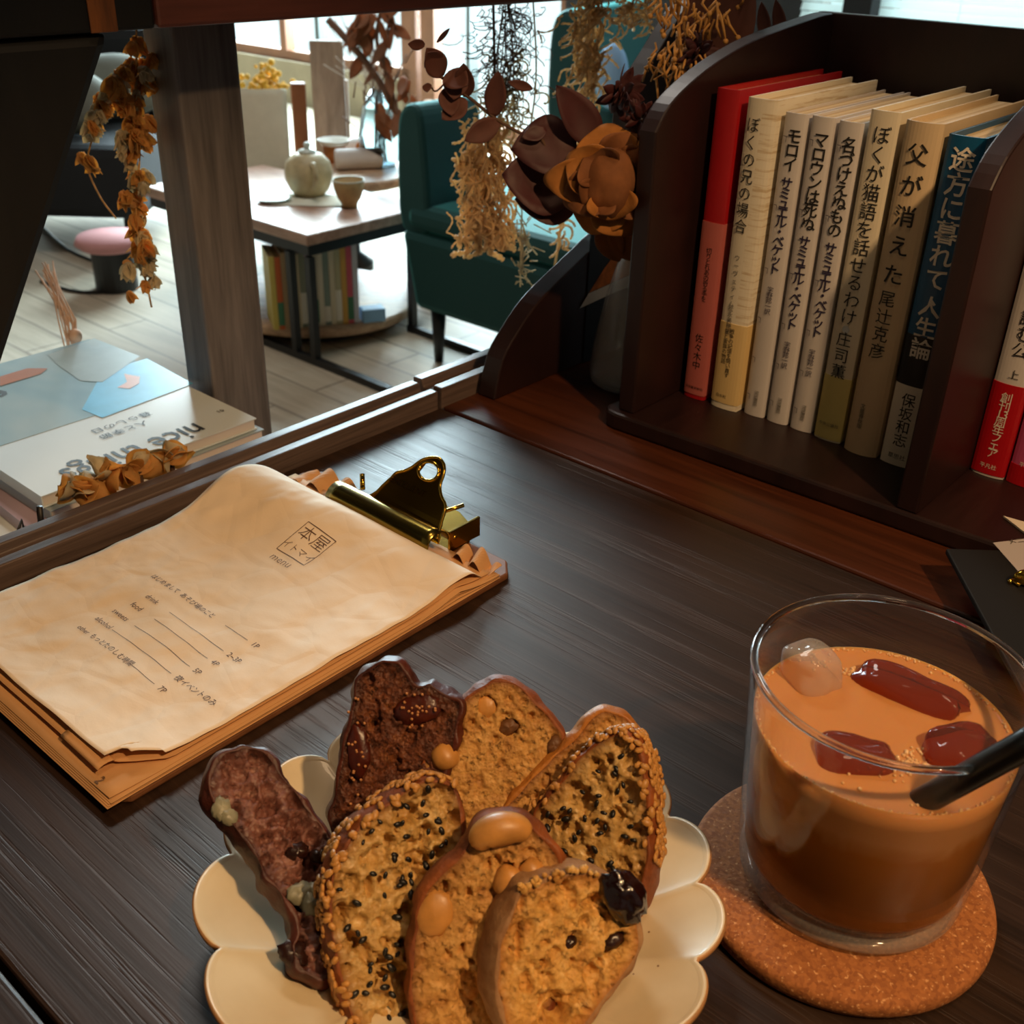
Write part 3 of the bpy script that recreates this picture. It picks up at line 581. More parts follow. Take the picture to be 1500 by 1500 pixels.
M_CR_FIG = crumbmat('fig_crumb', '#3f1b0d', '#6b3517', '#93592c', 1., .55, 300, '#2a0e08'); M_CR_WINE = crumbmat('wine_crumb', '#5a332b', '#835447', '#a87d6c', .6, .45, 240, '#35130c'); M_CR_PALE = crumbmat('pale_crumb', '#a86f2a', '#d6a252', '#ecc684', .7, .6, 240, '#9c5a22')
M_CRUST = crustmat('brown_crust', '#4a1d08', '#9c521c', .62); M_CRUST_D = crustmat('dark_crust', '#240c06', '#5c2410', .5); M_CRUST_G = crustmat('golden_crust', '#8a4a14', '#c98436'); M_CRUST_F = crustmat('floured_crust', '#7a4a22', '#b08a62', .7)
M_SESAME = mat('toasted_sesame', '#c28a45', .45, .3, 300); M_SESB = mat('black_sesame', '#15120f', .4); M_NUT = mat('toasted_cashew', '#c58a45', .4, .25, 120, .2, 300); M_WALNUT = mat('walnut', '#6b4526', .55, .4, 200, .5, 300)
M_FIGJ = mat('dark_glossy_fig', '#1d0806', .16, .4, 160, .6, 250, .001, Coat_Weight=.6); M_CURRANT = mat('raisin', '#2a120c', .3, .4, 200, .5, 260)
TOAST = []
def toast(label, base, z0, yaw, lean, outl, crumb, crust, th=.011, ct=.0014, holes=(), rand=(60, .0012, .0025), amp=.0009, seed=1, roughness=.0006, grp=None, crown=.0008):
    b = onz(base[0], base[1], z0); y = math.radians(yaw); l = math.radians(lean)
    e = Vector((math.cos(y), math.sin(y), 0)); bk = Vector((-math.sin(y), math.cos(y), 0)); up = bk*math.sin(l)+Vector((0, 0, math.cos(l))); n = e.cross(up)
    M = Matrix((e, up, n)).transposed()
    T = thing('bread_slice', label, 'bread', b, mat=M, group=grp)
    def px(x, y_): q = onplane(x, y_, b, n)-b; return (q.dot(e), q.dot(up))
    O = [Vector(p).to_2d() for p in smooth_loop([(*px(*p), 0) for p in outl], 7)]
    O = np.array([(p.x, p.y) for p in O])
    # resample evenly
    d = np.r_[0, np.cumsum(np.hypot(*np.diff(np.r_[O, O[:1]], axis=0).T))]; N = max(60, int(d[-1]/.0011)); s = np.linspace(0, d[-1], N, endpoint=False)
    OC = np.r_[O, O[:1]]; O = np.c_[np.interp(s, d, OC[:, 0]), np.interp(s, d, OC[:, 1])]
    if np.sum(O[:, 0]*np.roll(O[:, 1], -1)-np.roll(O[:, 0], -1)*O[:, 1]) < 0: O = O[::-1]
    tn = np.roll(O, -1, 0)-np.roll(O, 1, 0); tn /= np.linalg.norm(tn, axis=1)[:, None]; nr = np.c_[tn[:, 1], -tn[:, 0]]
    ins = np.array([ct*(1+.5*noise.noise(Vector((p[0]*120, p[1]*120, seed)))) for p in O]); I_ = O-nr*ins[:, None]
    g = .00062; x0, y0 = I_.min(0); x1, y1 = I_.max(0); X, Y = np.meshgrid(np.arange(x0, x1, g), np.arange(y0, y1, g)); P = np.c_[X.ravel(), Y.ravel()]; rs = np.random.RandomState(seed); P = P+rs.uniform(-.25, .25, P.shape)*g
    A = I_; B = np.roll(I_, -1, 0); ins_ = np.zeros(len(P), bool)
    for a, c in zip(A, B):
        k = ((a[1] > P[:, 1]) != (c[1] > P[:, 1])); xx = a[0]+(P[:, 1]-a[1])/((c[1]-a[1]) or 1e-12)*(c[0]-a[0]); ins_ ^= k & (P[:, 0] < xx)
    P = P[ins_]; dm = np.full(len(P), 9.)
    for a in I_: dm = np.minimum(dm, np.hypot(P[:, 0]-a[0], P[:, 1]-a[1]))
    P = P[dm > g*.6]; dm = dm[dm > g*.6]
    allp = [Vector(p) for p in I_]+[Vector(p) for p in P]; r = delaunay_2d_cdt(allp, [], [list(range(len(I_)))], 1, 1e-9)
    dist = np.r_[np.zeros(len(I_)), dm]; org = r[3]; OV = np.array([tuple(p) for p in r[0]]); dd = np.array([dist[o_[0]] if o_ else 0. for o_ in org])
    H_ = []
    for (hx, hy, rx, ry, dp) in holes:
        c = np.array(px(hx, hy)); s1 = np.array(px(hx+10, hy)); sc = np.linalg.norm(s1-c)/10; H_.append((c[0], c[1], rx*sc, ry*sc*1.15, dp, rs.uniform(-.4, .4)))
    for k in range(rand[0]): c = P[rs.randint(len(P))]; q = rand[1]*rs.uniform(.4, 1.6); H_.append((c[0], c[1], q*rs.uniform(.7, 1.5), q*rs.uniform(.7, 1.6), rand[2]*rs.uniform(.4, 1.1), rs.uniform(-1.5, 1.5)))
    for k in range(rand[0]*3): c = P[rs.randint(len(P))]; q = rs.uniform(.0005, .0011); H_.append((c[0], c[1], q, q*rs.uniform(.8, 1.6), (.0007*rs.uniform(.5, 1.4)), rs.uniform(-1.5, 1.5)))
    h = np.array([.42*amp*(noise.noise(Vector((p[0]*110, p[1]*110, seed*3.3)))+.6*noise.noise(Vector((p[0]*340, p[1]*340, seed*1.3)))+.45*noise.noise(Vector((p[0]*900, p[1]*900, seed*2.3)))) for p in OV])
    wob = np.array([noise.noise(Vector((p[0]*420, p[1]*420, 9.+seed))) for p in OV])
    for (cx, cy, rx, ry, dp, an) in H_:
        dx, dy = OV[:, 0]-cx, OV[:, 1]-cy; ca, sa = math.cos(an), math.sin(an); q = ((dx*ca+dy*sa)/rx)**2+((dy*ca-dx*sa)/ry)**2+wob*.45; m = q < 1
        h[m] -= dp*np.clip(1-q[m], 0, 1)**.3
    h = np.maximum(h, -th*.72+.001*wob)*np.minimum(1, dd/.0012)
    mb = MB(); mb.add([(p[0], p[1], z_) for p, z_ in zip(OV, h)], r[2]); cr_ = mb.build('crumb', crumb, T, smooth=True, fixn=False)
    at = cr_.data.attributes.new('edge', 'FLOAT', 'POINT'); at.data.foreach_set('value', np.exp(-dd/.0022).astype(np.float32))
    rings = []; prof = [(-ct, 0, 0), (-ct*.5, .0003, .5), (-.0007, -.0001, 1), (.0002, -.0014, 1), (crown, -th*.5, 1), (.0004, -th+.0018, 1), (-.0012, -th, .6)]
    for o_, h, w in prof:
        row = []
        for i, p in enumerate(O):
            if o_ == -ct: q = I_[i]; row.append((q[0], q[1], h)); continue
            nn = noise.noise(Vector((p[0]*160, p[1]*160, seed+h*160)))*roughness*w*1.6; q = p+nr[i]*(o_+nn); row.append((q[0], q[1], h+nn*.5))
        rings.append(row)
    mb = MB(); mb.grid(rings, 0, True); mb.add(rings[-1], [tuple(range(len(O)))[::-1]]); mb.build('crust', crust, T, smooth=True, fixn=False)
    TOAST.append((T, O, nr, px, th, P, dm)); return T, O, nr, px, th, P, dm
def inclusion(T, name, m, c, r, z=0., rot=0., nz=.15, ns=2.5, label=None, n=16, k=10):
    mb = MB(); mb.ball((c[0], c[1], z), r, n, k, Matrix.Rotation(rot, 3, 'Z'), 0, nz, ns); return mb.build(name, m, T, smooth=True, label=label)
def cashew(T, pts, r, z, label=None):
    p = smooth_path([(a, b, z+r*.2*math.sin(i)) for i, (a, b) in enumerate(pts)], 5); k = len(p)
    mb = MB(); mb.tube(p, [r*(.35+.75*math.sin(math.pi*(i+.6)/(k+.2))**.6) for i in range(k)], 10); return mb.build('cashew', M_NUT, T, smooth=True, label=label)
SEED = None
def seeds(tt, count, lo, hi, rs, extra=0, side=True):
    global SEED
    T, O, nr, px, th, P, dm = tt; n = len(O)
    if SEED is None:
        mb = MB(); mb.ball((0, 0, 0), (.00175, .0011, .0007), 8, 6); SEED = mb.build('sesame_seed', M_SESAME, T, smooth=True); first = True
    else: first = False
    xt = MB()
    for k in range(count+extra):
        i = int((lo+(hi-lo)*rs.random())*n) % n; hgt = -th*rs.uniform(-.06, .95) if side else -th*rs.uniform(-.05, .5)
        off = .0008 if hgt < -.0012 else rs.uniform(-.0022, .0006)
        p = Vector((O[i][0]+nr[i][0]*off, O[i][1]+nr[i][1]*off, hgt if hgt < -.0012 else .0010)); nn = Vector((nr[i][0], nr[i][1], 0)) if hgt < -.0012 else Vector((nr[i][0]*.5, nr[i][1]*.5, .85))
        q = nn.to_track_quat('Z', 'X') @ Matrix.Rotation(rs.uniform(0, 3.1), 3, 'Z').to_quaternion()
        if k < count:
            if first: o = SEED; first = False
            else: o = SEED.copy(); COL.objects.link(o); o.parent = T
            o.location = p; o.rotation_mode = 'QUATERNION'; o.rotation_quaternion = q; s = rs.uniform(.8, 1.2); o.scale = (s, s, s)
        else: xt.ball(p, (.0017, .0011, .0007), 6, 4, q.to_matrix())
    if extra: xt.build('sesame_coating', M_SESAME, T, smooth=True, kind='stuff')
BSEED = None
def black_seeds(tt, count, rs):
    global BSEED
    T, O, nr, px, th, P, dm = tt
    for k in range(count):
        j = rs.randrange(len(P))
        if dm[j] < .002: continue
        if BSEED is None: mb = MB(); mb.ball((0, 0, 0), (.0015, .0009, .0007), 8, 6); BSEED = mb.build('black_sesame_seed', M_SESB, T, smooth=True); o = BSEED
        else: o = BSEED.copy(); COL.objects.link(o); o.parent = T
        o.location = (P[j][0], P[j][1], -.0001); o.rotation_euler = (rs.uniform(-.5, .5), rs.uniform(-.5, .5), rs.uniform(0, 3.1)); s = rs.uniform(.7, 1.2); o.scale = (s, s, s)
rs = random.Random(5)
G = 'slices of bread on the scalloped plate'
# fig bread, back left
tB = toast('dark fig bread slice standing at the back left, ragged pointed top', (560, 1310), .008, -6, 35, [(565, 963), (555, 965), (540, 975), (524, 985), (515, 1003), (512, 1033), (507, 1060), (498, 1088), (491, 1132), (483, 1167), (476, 1193), (488, 1235), (520, 1275), (570, 1290), (612, 1262), (628, 1210), (650, 1150), (672, 1085), (678, 1032), (664, 1019), (642, 1006), (630, 995), (612, 1001), (598, 982), (585, 967)],
   M_CR_FIG, M_CRUST_D, .010, .0018, [(548, 1050, 10, 22, .002), (600, 1080, 9, 8, .002), (575, 1120, 8, 20, .002), (590, 1140, 16, 12, .0025), (540, 995, 8, 10, .003)], (60, .0013, .0016), .0013, 3, .0011, G)
T = tB[0]; px = tB[3]
for (x, y, rx, ry, a) in ((610, 1040, .0085, .0055, .3), (525, 1100, .004, .010, .2)): inclusion(T, 'fig_piece', mat('fig_flesh', '#4a1a0c', .3, .4, 250, .6, 300), px(x, y), (rx, ry, .0022), -.0006, a, .25, 2.5, 'reddish fig flesh')
FS = None; M_FSEED = mat('fig_seed', '#b47a4a', .35)
for k in range(46):
    x, y = (610+rs.gauss(0, 14), 1040+rs.gauss(0, 10)) if k < 24 else (522+rs.gauss(0, 6), 1100+rs.gauss(0, 40)); c = px(x, y)
    if FS is None: mb = MB(); mb.ball((0, 0, 0), .0006, 6, 5); FS = mb.build('fig_seed', M_FSEED, T, smooth=True); o = FS
    else: o = FS.copy(); COL.objects.link(o); o.parent = T
    o.location = (c[0], c[1], .0013 if k < 24 else .0012)
# walnut bread, back middle
tC = toast('tall tan walnut bread slice at the back, arched brown crust', (700, 1310), .008, 4, 35, [(724, 991), (709, 999), (696, 1008), (671, 1030), (645, 1066), (622, 1105), (604, 1140), (596, 1185), (610, 1245), (660, 1285), (720, 1275), (765, 1235), (805, 1175), (826, 1110), (829, 1075), (814, 1053), (797, 1034), (777, 1013), (752, 996)],
   M_CR_TAN, M_CRUST, .010, .0016, [(714, 1034, 14, 13, .003), (746, 1066, 16, 11, .004), (746, 1025, 5, 4, .002), (779, 1049, 6, 6, .003), (690, 1058, 5, 5, .002), (716, 1060, 5, 3, .002), (735, 1118, 6, 6, .0015), (668, 1080, 7, 4, .002)], (70, .0011, .0015), .0009, 5, .0006, G)
T = tC[0]; px = tC[3]
inclusion(T, 'walnut_piece', M_WALNUT, px(746, 1066), (.0042, .0028, .0025), -.003, .3, .4, 3); inclusion(T, 'walnut_piece', M_NUT, px(714, 1036), (.0040, .0042, .002), -.0026, 0, .15, 2)
cashew(T, [px(640, 1095), px(652, 1110), px(658, 1125)], .0045, -.001); inclusion(T, 'walnut_piece', M_WALNUT, px(812, 1092), (.0035, .0025, .002), -.001, 1.2, .4, 3)
# plain slice behind the right sesame slice
tD = toast('golden plain slice tucked behind the right sesame slice', (850, 1318), .008, -2, 35, [(881, 1036), (858, 1052), (836, 1078), (808, 1103), (780, 1131), (760, 1153), (732, 1184), (716, 1215), (712, 1245), (750, 1285), (820, 1305), (895, 1290), (940, 1220), (952, 1140), (948, 1089), (937, 1066), (920, 1048), (900, 1038)],
   M_CR_TAN, M_CRUST_G, .009, .0018, [(800, 1146, 8, 12, .003), (785, 1165, 5, 8, .002)], (40, .0012, .002), .0008, 8, .0006, G)
# sesame slice, right
tE = toast('sesame-crusted slice with black seeds, right side of the plate', (872, 1372), .008, -27, 33, [(777, 1195), (797, 1167), (822, 1139), (839, 1114), (861, 1094), (884, 1075), (908, 1069), (928, 1080), (942, 1108), (950, 1145), (954, 1190), (955, 1240), (950, 1290), (938, 1335), (905, 1365), (865, 1358), (832, 1310), (803, 1250)],
   M_CR_OPEN, M_CRUST, .015, .0016, [(846, 1165, 17, 17, .0045), (918, 1165, 18, 20, .0035), (905, 1190, 12, 8, .003), (842, 1223, 12, 14, .0025), (880, 1215, 14, 10, .002), (890, 1112, 8, 7, .003), (868, 1115, 6, 6, .0025), (858, 1180, 14, 14, .003), (930, 1215, 8, 8, .003), (820, 1212, 5, 6, .002)], (40, .0020, .0026), .0010, 11, .0007, G)
rs = random.Random(21); seeds(tE, 100, .44, .97, rs, 190); black_seeds(tE, 46, rs)
# sesame slice, left
tF = toast('sesame-crusted slice with black seeds, left side of the plate', (575, 1470), .007, 27, 35, [(668, 1151), (653, 1141), (627, 1139), (597, 1152), (568, 1170), (541, 1189), (515, 1217), (495, 1249), (481, 1284), (477, 1325), (484, 1388), (497, 1447), (512, 1495), (530, 1530), (570, 1545), (610, 1528), (638, 1460), (660, 1370), (676, 1285), (684, 1220), (680, 1175)],
   M_CR_OPEN, M_CRUST, .012, .0016, [(612, 1185, 22, 14, .0035), (571, 1232, 8, 9, .004), (541, 1298, 7, 14, .004), (594, 1196, 7, 8, .003), (625, 1228, 7, 8, .004), (575, 1290, 22, 15, .003), (520, 1380, 9, 18, .005), (535, 1395, 10, 18, .005), (560, 1445, 14, 16, .006), (588, 1440, 16, 26, .006), (505, 1340, 6, 10, .004), (600, 1340, 10, 12, .003), (556, 1350, 6, 6, .003), (610, 1265, 8, 10, .004), (540, 1220, 7, 6, .003), (655, 1180, 8, 10, .003)], (95, .0021, .0032), .0010, 14, .0007, G)
seeds(tF, 100, 0.0, .52, rs, 120); black_seeds(tF, 70, rs)
# cashew slice in the middle
tG = toast('cashew bread slice in the middle, a cashew on its top edge', (715, 1500), .007, 3, 34, [(741, 1191), (724, 1194), (710, 1200), (694, 1213), (675, 1244), (637, 1278), (613, 1313), (601, 1367), (596, 1439), (599, 1487), (615, 1525), (660, 1545), (720, 1545), (775, 1530), (815, 1470), (838, 1390), (842, 1320), (828, 1262), (808, 1233), (786, 1211), (766, 1195)],
   M_CR_TAN, M_CRUST, .012, .0018, [(637, 1340, 22, 28, .003), (684, 1450, 16, 26, .006), (745, 1290, 13, 22, .004), (775, 1274, 14, 12, .003), (650, 1300, 7, 8, .004), (686, 1308, 6, 7, .003), (714, 1270, 6, 5, .003), (716, 1262, 5, 5, .003), (676, 1390, 5, 6, .003), (690, 1410, 5, 5, .003), (655, 1400, 6, 9, .002)], (80, .0012, .0017), .0010, 17, .0008, G)
T = tG[0]; px = tG[3]
cashew(T, [px(701, 1238), px(708, 1222), px(730, 1212), px(756, 1212), px(772, 1222)], .0046, .0016, 'whole curved cashew')
mb = MB(); mb.ball((*px(637, 1340), -.0012), (.0058, .0072, .0028), 16, 10, Matrix.Rotation(-.3, 3, 'Z'), 0, .1, 2); mb.build('cashew', M_NUT, T, smooth=True, label='cut round cashew')
cashew(T, [px(735, 1310), px(745, 1290), px(752, 1270)], .0042, -.0012); cashew(T, [px(768, 1264), px(778, 1275), px(790, 1285)], .0036, -.001)
# small crusty slice at the front
tH = toast('small pale crusty slice at the front with a dark fig lump', (805, 1545), .0065, 24, 33, [(721, 1432), (724, 1393), (737, 1351), (757, 1305), (770, 1290), (797, 1284), (819, 1278), (850, 1269), (881, 1276), (906, 1290), (928, 1318), (943, 1348), (943, 1382), (931, 1418), (909, 1446), (885, 1477), (864, 1505), (830, 1532), (780, 1540), (742, 1515), (725, 1475)],
   M_CR_PALE, M_CRUST_F, .014, .0020, [(905, 1382, 19, 12, .0055), (800, 1382, 8, 4, .003), (843, 1380, 14, 12, .0035), (815, 1478, 26, 20, .005), (870, 1434, 14, 20, .003), (763, 1380, 6, 22, .004), (772, 1440, 10, 14, .004), (765, 1320, 6, 14, .003), (840, 1320, 8, 12, .002), (805, 1330, 6, 14, .002), (870, 1318, 10, 9, .003), (858, 1350, 9, 7, .002)], (45, .0017, .0026), .0019, 23, .0006, G)
T = tH[0]; px = tH[3]
mb = MB(); c = px(910, 1312); mb.ball((c[0], c[1], .0015), (.0062, .0090, .0045), 24, 16, Matrix.Rotation(.35, 3, 'Z'), 0, .35, 2.6); mb.build('fig_lump', M_FIGJ, T, smooth=True, label='glossy dark fig lump')
for (x, y, r) in ((905, 1382, .0026), (838, 1386, .0020)): inclusion(T, 'raisin', M_CURRANT, px(x, y), (r*1.5, r, .0018), -.0035, .2, .3, 3)
mb = MB(); 
for k in range(30): a = rs.uniform(757, 880); c = px(a, 1300-28*math.sin((a-757)/140*2.4)+rs.uniform(-3, 8)); mb.ball((c[0], c[1], .001), rs.uniform(.0006, .0013), 6, 5, None, 0, .3, 3)
mb.build('crumbs', M_CR_PALE, T, smooth=True, kind='stuff')
# wine coloured slice lying at the left
tA = toast('purple-brown wine and blue cheese slice lying at the far left of the plate', (455, 1440), .012, 33, 56, [(358, 1090), (345, 1093), (325, 1098), (312, 1114), (303, 1143), (302, 1165), (316, 1190), (340, 1215), (362, 1245), (382, 1278), (405, 1312), (428, 1340), (432, 1370), (425, 1385), (430, 1415), (448, 1432), (480, 1440), (505, 1400), (512, 1330), (505, 1270), (488, 1225), (467, 1193), (440, 1159), (413, 1124), (390, 1096)],
   M_CR_WINE, M_CRUST_D, .014, .0016, [(345, 1115, 16, 10, .002), (330, 1130, 6, 7, .003), (365, 1160, 12, 9, .003), (395, 1180, 17, 14, .0045), (345, 1185, 9, 7, .003), (392, 1228, 10, 8, .003), (437, 1235, 8, 20, .006), (455, 1270, 14, 24, .006), (445, 1320, 20, 10, .006), (460, 1230, 10, 12, .004), (318, 1190, 9, 7, .003), (440, 1380, 10, 10, .005)], (80, .0018, .0026), .0019, 29, .0012, G)
T = tA[0]; px = tA[3]
M_CHEESE = mat('blue_cheese', '#8d8a72', .4, .35, 160, .5, 250)
for (x, y, r) in ((325, 1183, .0030), (335, 1195, .0026), (440, 1308, .0034), (455, 1322, .0032), (464, 1305, .0026)): inclusion(T, 'cheese_piece', M_CHEESE, px(x, y), (r*1.3, r, .0018), -.0006, x*.1, .35, 3, 'melted grey-green cheese')
for (x, y, r) in ((437, 1245, .0028), (470, 1250, .0026), (432, 1395, .004)): inclusion(T, 'raisin', M_CURRANT, px(x, y), (r*1.3, r, .002), -.002, x*.1, .3, 3)
# ------------------------------------------------------------------ coaster, glass, drink
t = NT('cork'); co = t.coord((1, 1, 1)); v = t.n('ShaderNodeTexVoronoi'); v.inputs['Scale'].default_value = 850; t.l(co, v.inputs['Vector']); n = t.noise(co, 380, 4); n2 = t.noise(co, 700, 2)
t.set(Base_Color=t.mix(t.ramp(n2, [(.62, (0, 0, 0, 1)), (.7, (1, 1, 1, 1))]), t.ramp(v.outputs['Color'], [(.2, srgb('#91552a')), (.8, srgb('#b06e3a'))]), srgb('#d9a06a')), Roughness=.85, Normal=t.bump(n, .5, .0008))
cs = thing('coaster', 'round cork coaster under the glass of iced coffee', 'coaster', (.1172, .2702, 0))
R0 = .0515; pf = [(0, .0003), (R0-.0025, .0003), (R0-.0006, .0012), (R0, .003), (R0, .0055), (R0-.0007, .0072), (R0-.0026, .0082), (0, .0082)]
MB().lathe(pf, 96).build('disc', t.m, cs, smooth=True)
GC = Vector((.1200, .2722, .0084)); gl = thing('glass', 'clear tumbler of iced milk coffee standing on the cork coaster', 'glass', GC)
GZ = .0846
M_GLASS = thinglass('clear_glass'); ro = lambda z: .0372+(.0438-.0372)*min(1, z/GZ)**.85
pf = [(0, .0012), (.026, .0010), (.0335, .0), (.0360, .0008), (.0372, .0035)]+[(ro(GZ*k/12), max(.0036, GZ*k/12)) for k in range(1, 13)]
pf += [(ro(GZ)-.0004, GZ+.0006), (ro(GZ)-.0009, GZ+.0007), (ro(GZ)-.0015, GZ+.0002)]+[(ro(GZ*k/12)-.0017, GZ*k/12) for k in range(11, 1, -1)]+[(ro(.010)-.0017, .0100), (.0335, .0078), (.031, .0070), (0, .0066)]
MB().lathe(pf, 128).build('tumbler', M_GLASS, gl, smooth=True)
M_RGLASS = glassmat('rim_glass', (.97, .97, .95, 1), .0, 1.5)
MB().lathe([(ro(GZ)-.0009+.00125*math.cos(a), GZ+.0004+.0013*math.sin(a)) for a in [i*math.pi/7 for i in range(14)]], 128, closed=True).build('rim', M_RGLASS, gl, smooth=True)
MB().lathe([(.0345+.0030*math.cos(a), .0040+.0030*math.sin(a)) for a in [i*math.pi/9 for i in range(18)]], 128, closed=True).build('base_ring', thinglass('thick_base_glass', (.95, .95, .92, 1), .05, 1.5, .14), gl, smooth=True)
LZ = .0648
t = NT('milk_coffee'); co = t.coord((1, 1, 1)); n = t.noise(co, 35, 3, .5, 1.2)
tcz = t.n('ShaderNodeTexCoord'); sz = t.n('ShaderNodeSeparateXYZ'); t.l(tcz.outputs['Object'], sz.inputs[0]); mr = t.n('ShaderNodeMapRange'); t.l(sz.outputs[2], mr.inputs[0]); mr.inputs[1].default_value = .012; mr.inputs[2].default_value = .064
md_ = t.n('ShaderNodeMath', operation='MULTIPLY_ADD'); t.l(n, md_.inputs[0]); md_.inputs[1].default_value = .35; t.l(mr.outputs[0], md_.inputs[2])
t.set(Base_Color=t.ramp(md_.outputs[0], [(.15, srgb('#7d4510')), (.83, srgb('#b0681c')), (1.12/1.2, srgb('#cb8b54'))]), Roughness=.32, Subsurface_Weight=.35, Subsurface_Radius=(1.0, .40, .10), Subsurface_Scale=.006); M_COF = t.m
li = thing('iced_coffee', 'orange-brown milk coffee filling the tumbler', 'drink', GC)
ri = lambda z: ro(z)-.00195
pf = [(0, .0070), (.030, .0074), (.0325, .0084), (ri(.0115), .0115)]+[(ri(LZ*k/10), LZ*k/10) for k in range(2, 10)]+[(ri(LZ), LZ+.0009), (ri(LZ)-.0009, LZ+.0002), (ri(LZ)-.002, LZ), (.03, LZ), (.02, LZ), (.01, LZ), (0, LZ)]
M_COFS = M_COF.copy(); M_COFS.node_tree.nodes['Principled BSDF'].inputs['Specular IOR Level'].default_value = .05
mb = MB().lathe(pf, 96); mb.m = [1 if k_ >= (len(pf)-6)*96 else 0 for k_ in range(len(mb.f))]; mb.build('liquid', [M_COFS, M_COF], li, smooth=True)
M_FOAM = NT('foam_bubble').set(Base_Color=srgb('#dfb481'), Roughness=.1).m
fm = MB(); rs = random.Random(9)
for k in range(300):
    a = rs.uniform(0, 6.283); r = ri(LZ)-rs.uniform(.0004, .0014); fm.ball((r*math.cos(a), r*math.sin(a), LZ+.0003), rs.uniform(.0002, .0006), 6, 5)
def inliq(x, y, z=LZ): q = onz(x, y, z+GC.z)-GC; return q.x, q.y
for (x, y, s, c) in ((1335, 1120, 14, 34), (1300, 1130, 22, 30), (1360, 1175, 14, 26), (1245, 985, 7, 20), (1390, 980, 14, 16), (1330, 1105, 10, 20), (1190, 965, 16, 26)):
    for k in range(c):
        a, b = inliq(x+rs.gauss(0, s), y+rs.gauss(0, s*.5))
        if math.hypot(a, b) < ri(LZ)-.001: fm.ball((a, b, LZ+.0002), rs.uniform(.0002, .0008), 8, 6)
fm.build('foam', M_FOAM, li, smooth=True, kind='stuff')
M_ICED = thinglass('coffee_tinted_ice', (.52, .20, .08, 1), .05, 1.31, .03)
M_ICEC = thinglass('clear_ice', (.92, .84, .76, 1), .06, 1.31, .22)
def ice(label, x, y, r, rot, m, dz, seed):
    a, b = inliq(x, y); e = thing('ice_cube', label, 'ice', GC+Vector((a, b, LZ+dz)), rot)
    mb = MB(); vs = []
    n, k = 28, 18; q = 3.2
    for i in range(k+1):
        th = math.pi*i/k
        for j in range(n):
            ph = 2*math.pi*j/n; s = lambda c_: math.copysign(abs(c_)**(2/q), c_); p = Vector((s(math.sin(th))*s(math.cos(ph)), s(math.sin(th))*s(math.sin(ph)), s(math.cos(th))))
            p *= 1+.22*noise.noise(p*1.3+Vector((seed, 0, 0))); vs.append((p.x*r[0], p.y*r[1], p.z*r[2]))
    mb.add(vs, [(i*n+j, (i+1)*n+j, (i+1)*n+(j+1) % n, i*n+(j+1) % n) for i in range(k) for j in range(n)]); mb.build('cube', m, e, smooth=True)
ice('clear ice cube at the left wall of the glass', 1186, 992, (.0085, .0095, .0085), .3, M_ICEC, .0030, 1)
ice('long coffee-brown ice cube at the back of the glass', 1330, 1015, (.0185, .0075, .0080), -.62, M_ICED, -.0015, 5)
ice('dark ice cube at the front of the glass', 1250, 1108, (.0130, .0085, .0080), -.15, M_ICED, -.0030, 9)
ice('brown ice cube beside the straw', 1405, 1100, (.0120, .0085, .0080), .45, M_ICED, -.0015, 13)
st = thing('drinking_straw', 'black drinking straw leaning in the iced coffee', 'straw', (0, 0, 0))
a, b = inliq(1345, 1165); p0 = GC+Vector((a, b, LZ-.004)); 
q1 = onz(1500, 1092, .106); d = (q1-p0); p1 = p0+d*1.35; p00 = p0-d*.10
MB().tube([p00, p0, q1, p1], .0041, 20).build('tube', mat('black_plastic', '#0b0d0e', .3), st, smooth=True)
# ------------------------------------------------------------------ black clipboard at the right edge
M_BLK = mat('matte_black_board', '#030304', .7)
rb = thing('black_clipboard', 'matte black clipboard at the right edge, in front of the shelf', 'clipboard', (0, 0, 0))
A = [onz(1386, 812, .017), onz(1452, 938, .012)]; dd = (A[1]-A[0]).normalized(); nn = Vector((-dd.y, dd.x, 0))
if nn.x < 0: nn = -nn
dd.z = 0; dd.normalize(); nn = Vector((-dd.y, dd.x, 0)); nn = -nn if nn.x < 0 else nn
a0 = A[0]-dd*.002; a0.z = 0; a1 = A[0]+dd*.24
mb = MB().prism([(p.x, p.y) for p in (a0, a1, a1+nn*.18, a0+nn*.18)], .0003, .0035, 'z')
zt_ = lambda x, y: .0160*max(0, 1-(Vector((x, y, 0))-a0).dot(dd)/.2395)
for i_, q_ in enumerate(mb.v): mb.v[i_] = (q_[0], q_[1], q_[2]+zt_(q_[0], q_[1]))
mb.build('board', M_BLK, rb, bevel=.0008)
mb = MB(); c = onz(1492, 848, .021); zc = zt_(c.x, c.y); mb.ball((c.x+.006, c.y, zc+.0080), (.009, .004, .0045), 14, 8); mb.tube([(c.x-.004+.002*k, c.y+.0022*math.sin(k*2.2), zc+.0050) for k in range(12)], .0011, 6); mb.build('clip', M_BRASS, rb, smooth=True)
pp = thing('menu_card', 'pale grey printed card clipped on the black clipboard', 'card', (0, 0, 0)); M_CARD = mat('pale_card', '#b9b2b4', .6)
k0 = onz(1454, 797, .0195); k1 = onz(1492, 838, .0185); k2 = onz(1500, 792, .0195); du = (k1-k0); dv = (k2-k0)
mb = MB().prism([(p.x, p.y) for p in (k0, k0+du*3.2, k0+du*3.2+dv*3, k0+dv*3)], .0037, .0040, 'z')
for i_, q_ in enumerate(mb.v): mb.v[i_] = (q_[0], q_[1], q_[2]+zt_(q_[0], q_[1]))
mb.build('card', M_CARD, pp)
mb = MB(); dv.z = 0; du.z = 0; e1 = dv.normalized(); e2 = Vector((e1.y, -e1.x, 0)); o_ = k0+dv*.42+du*.12
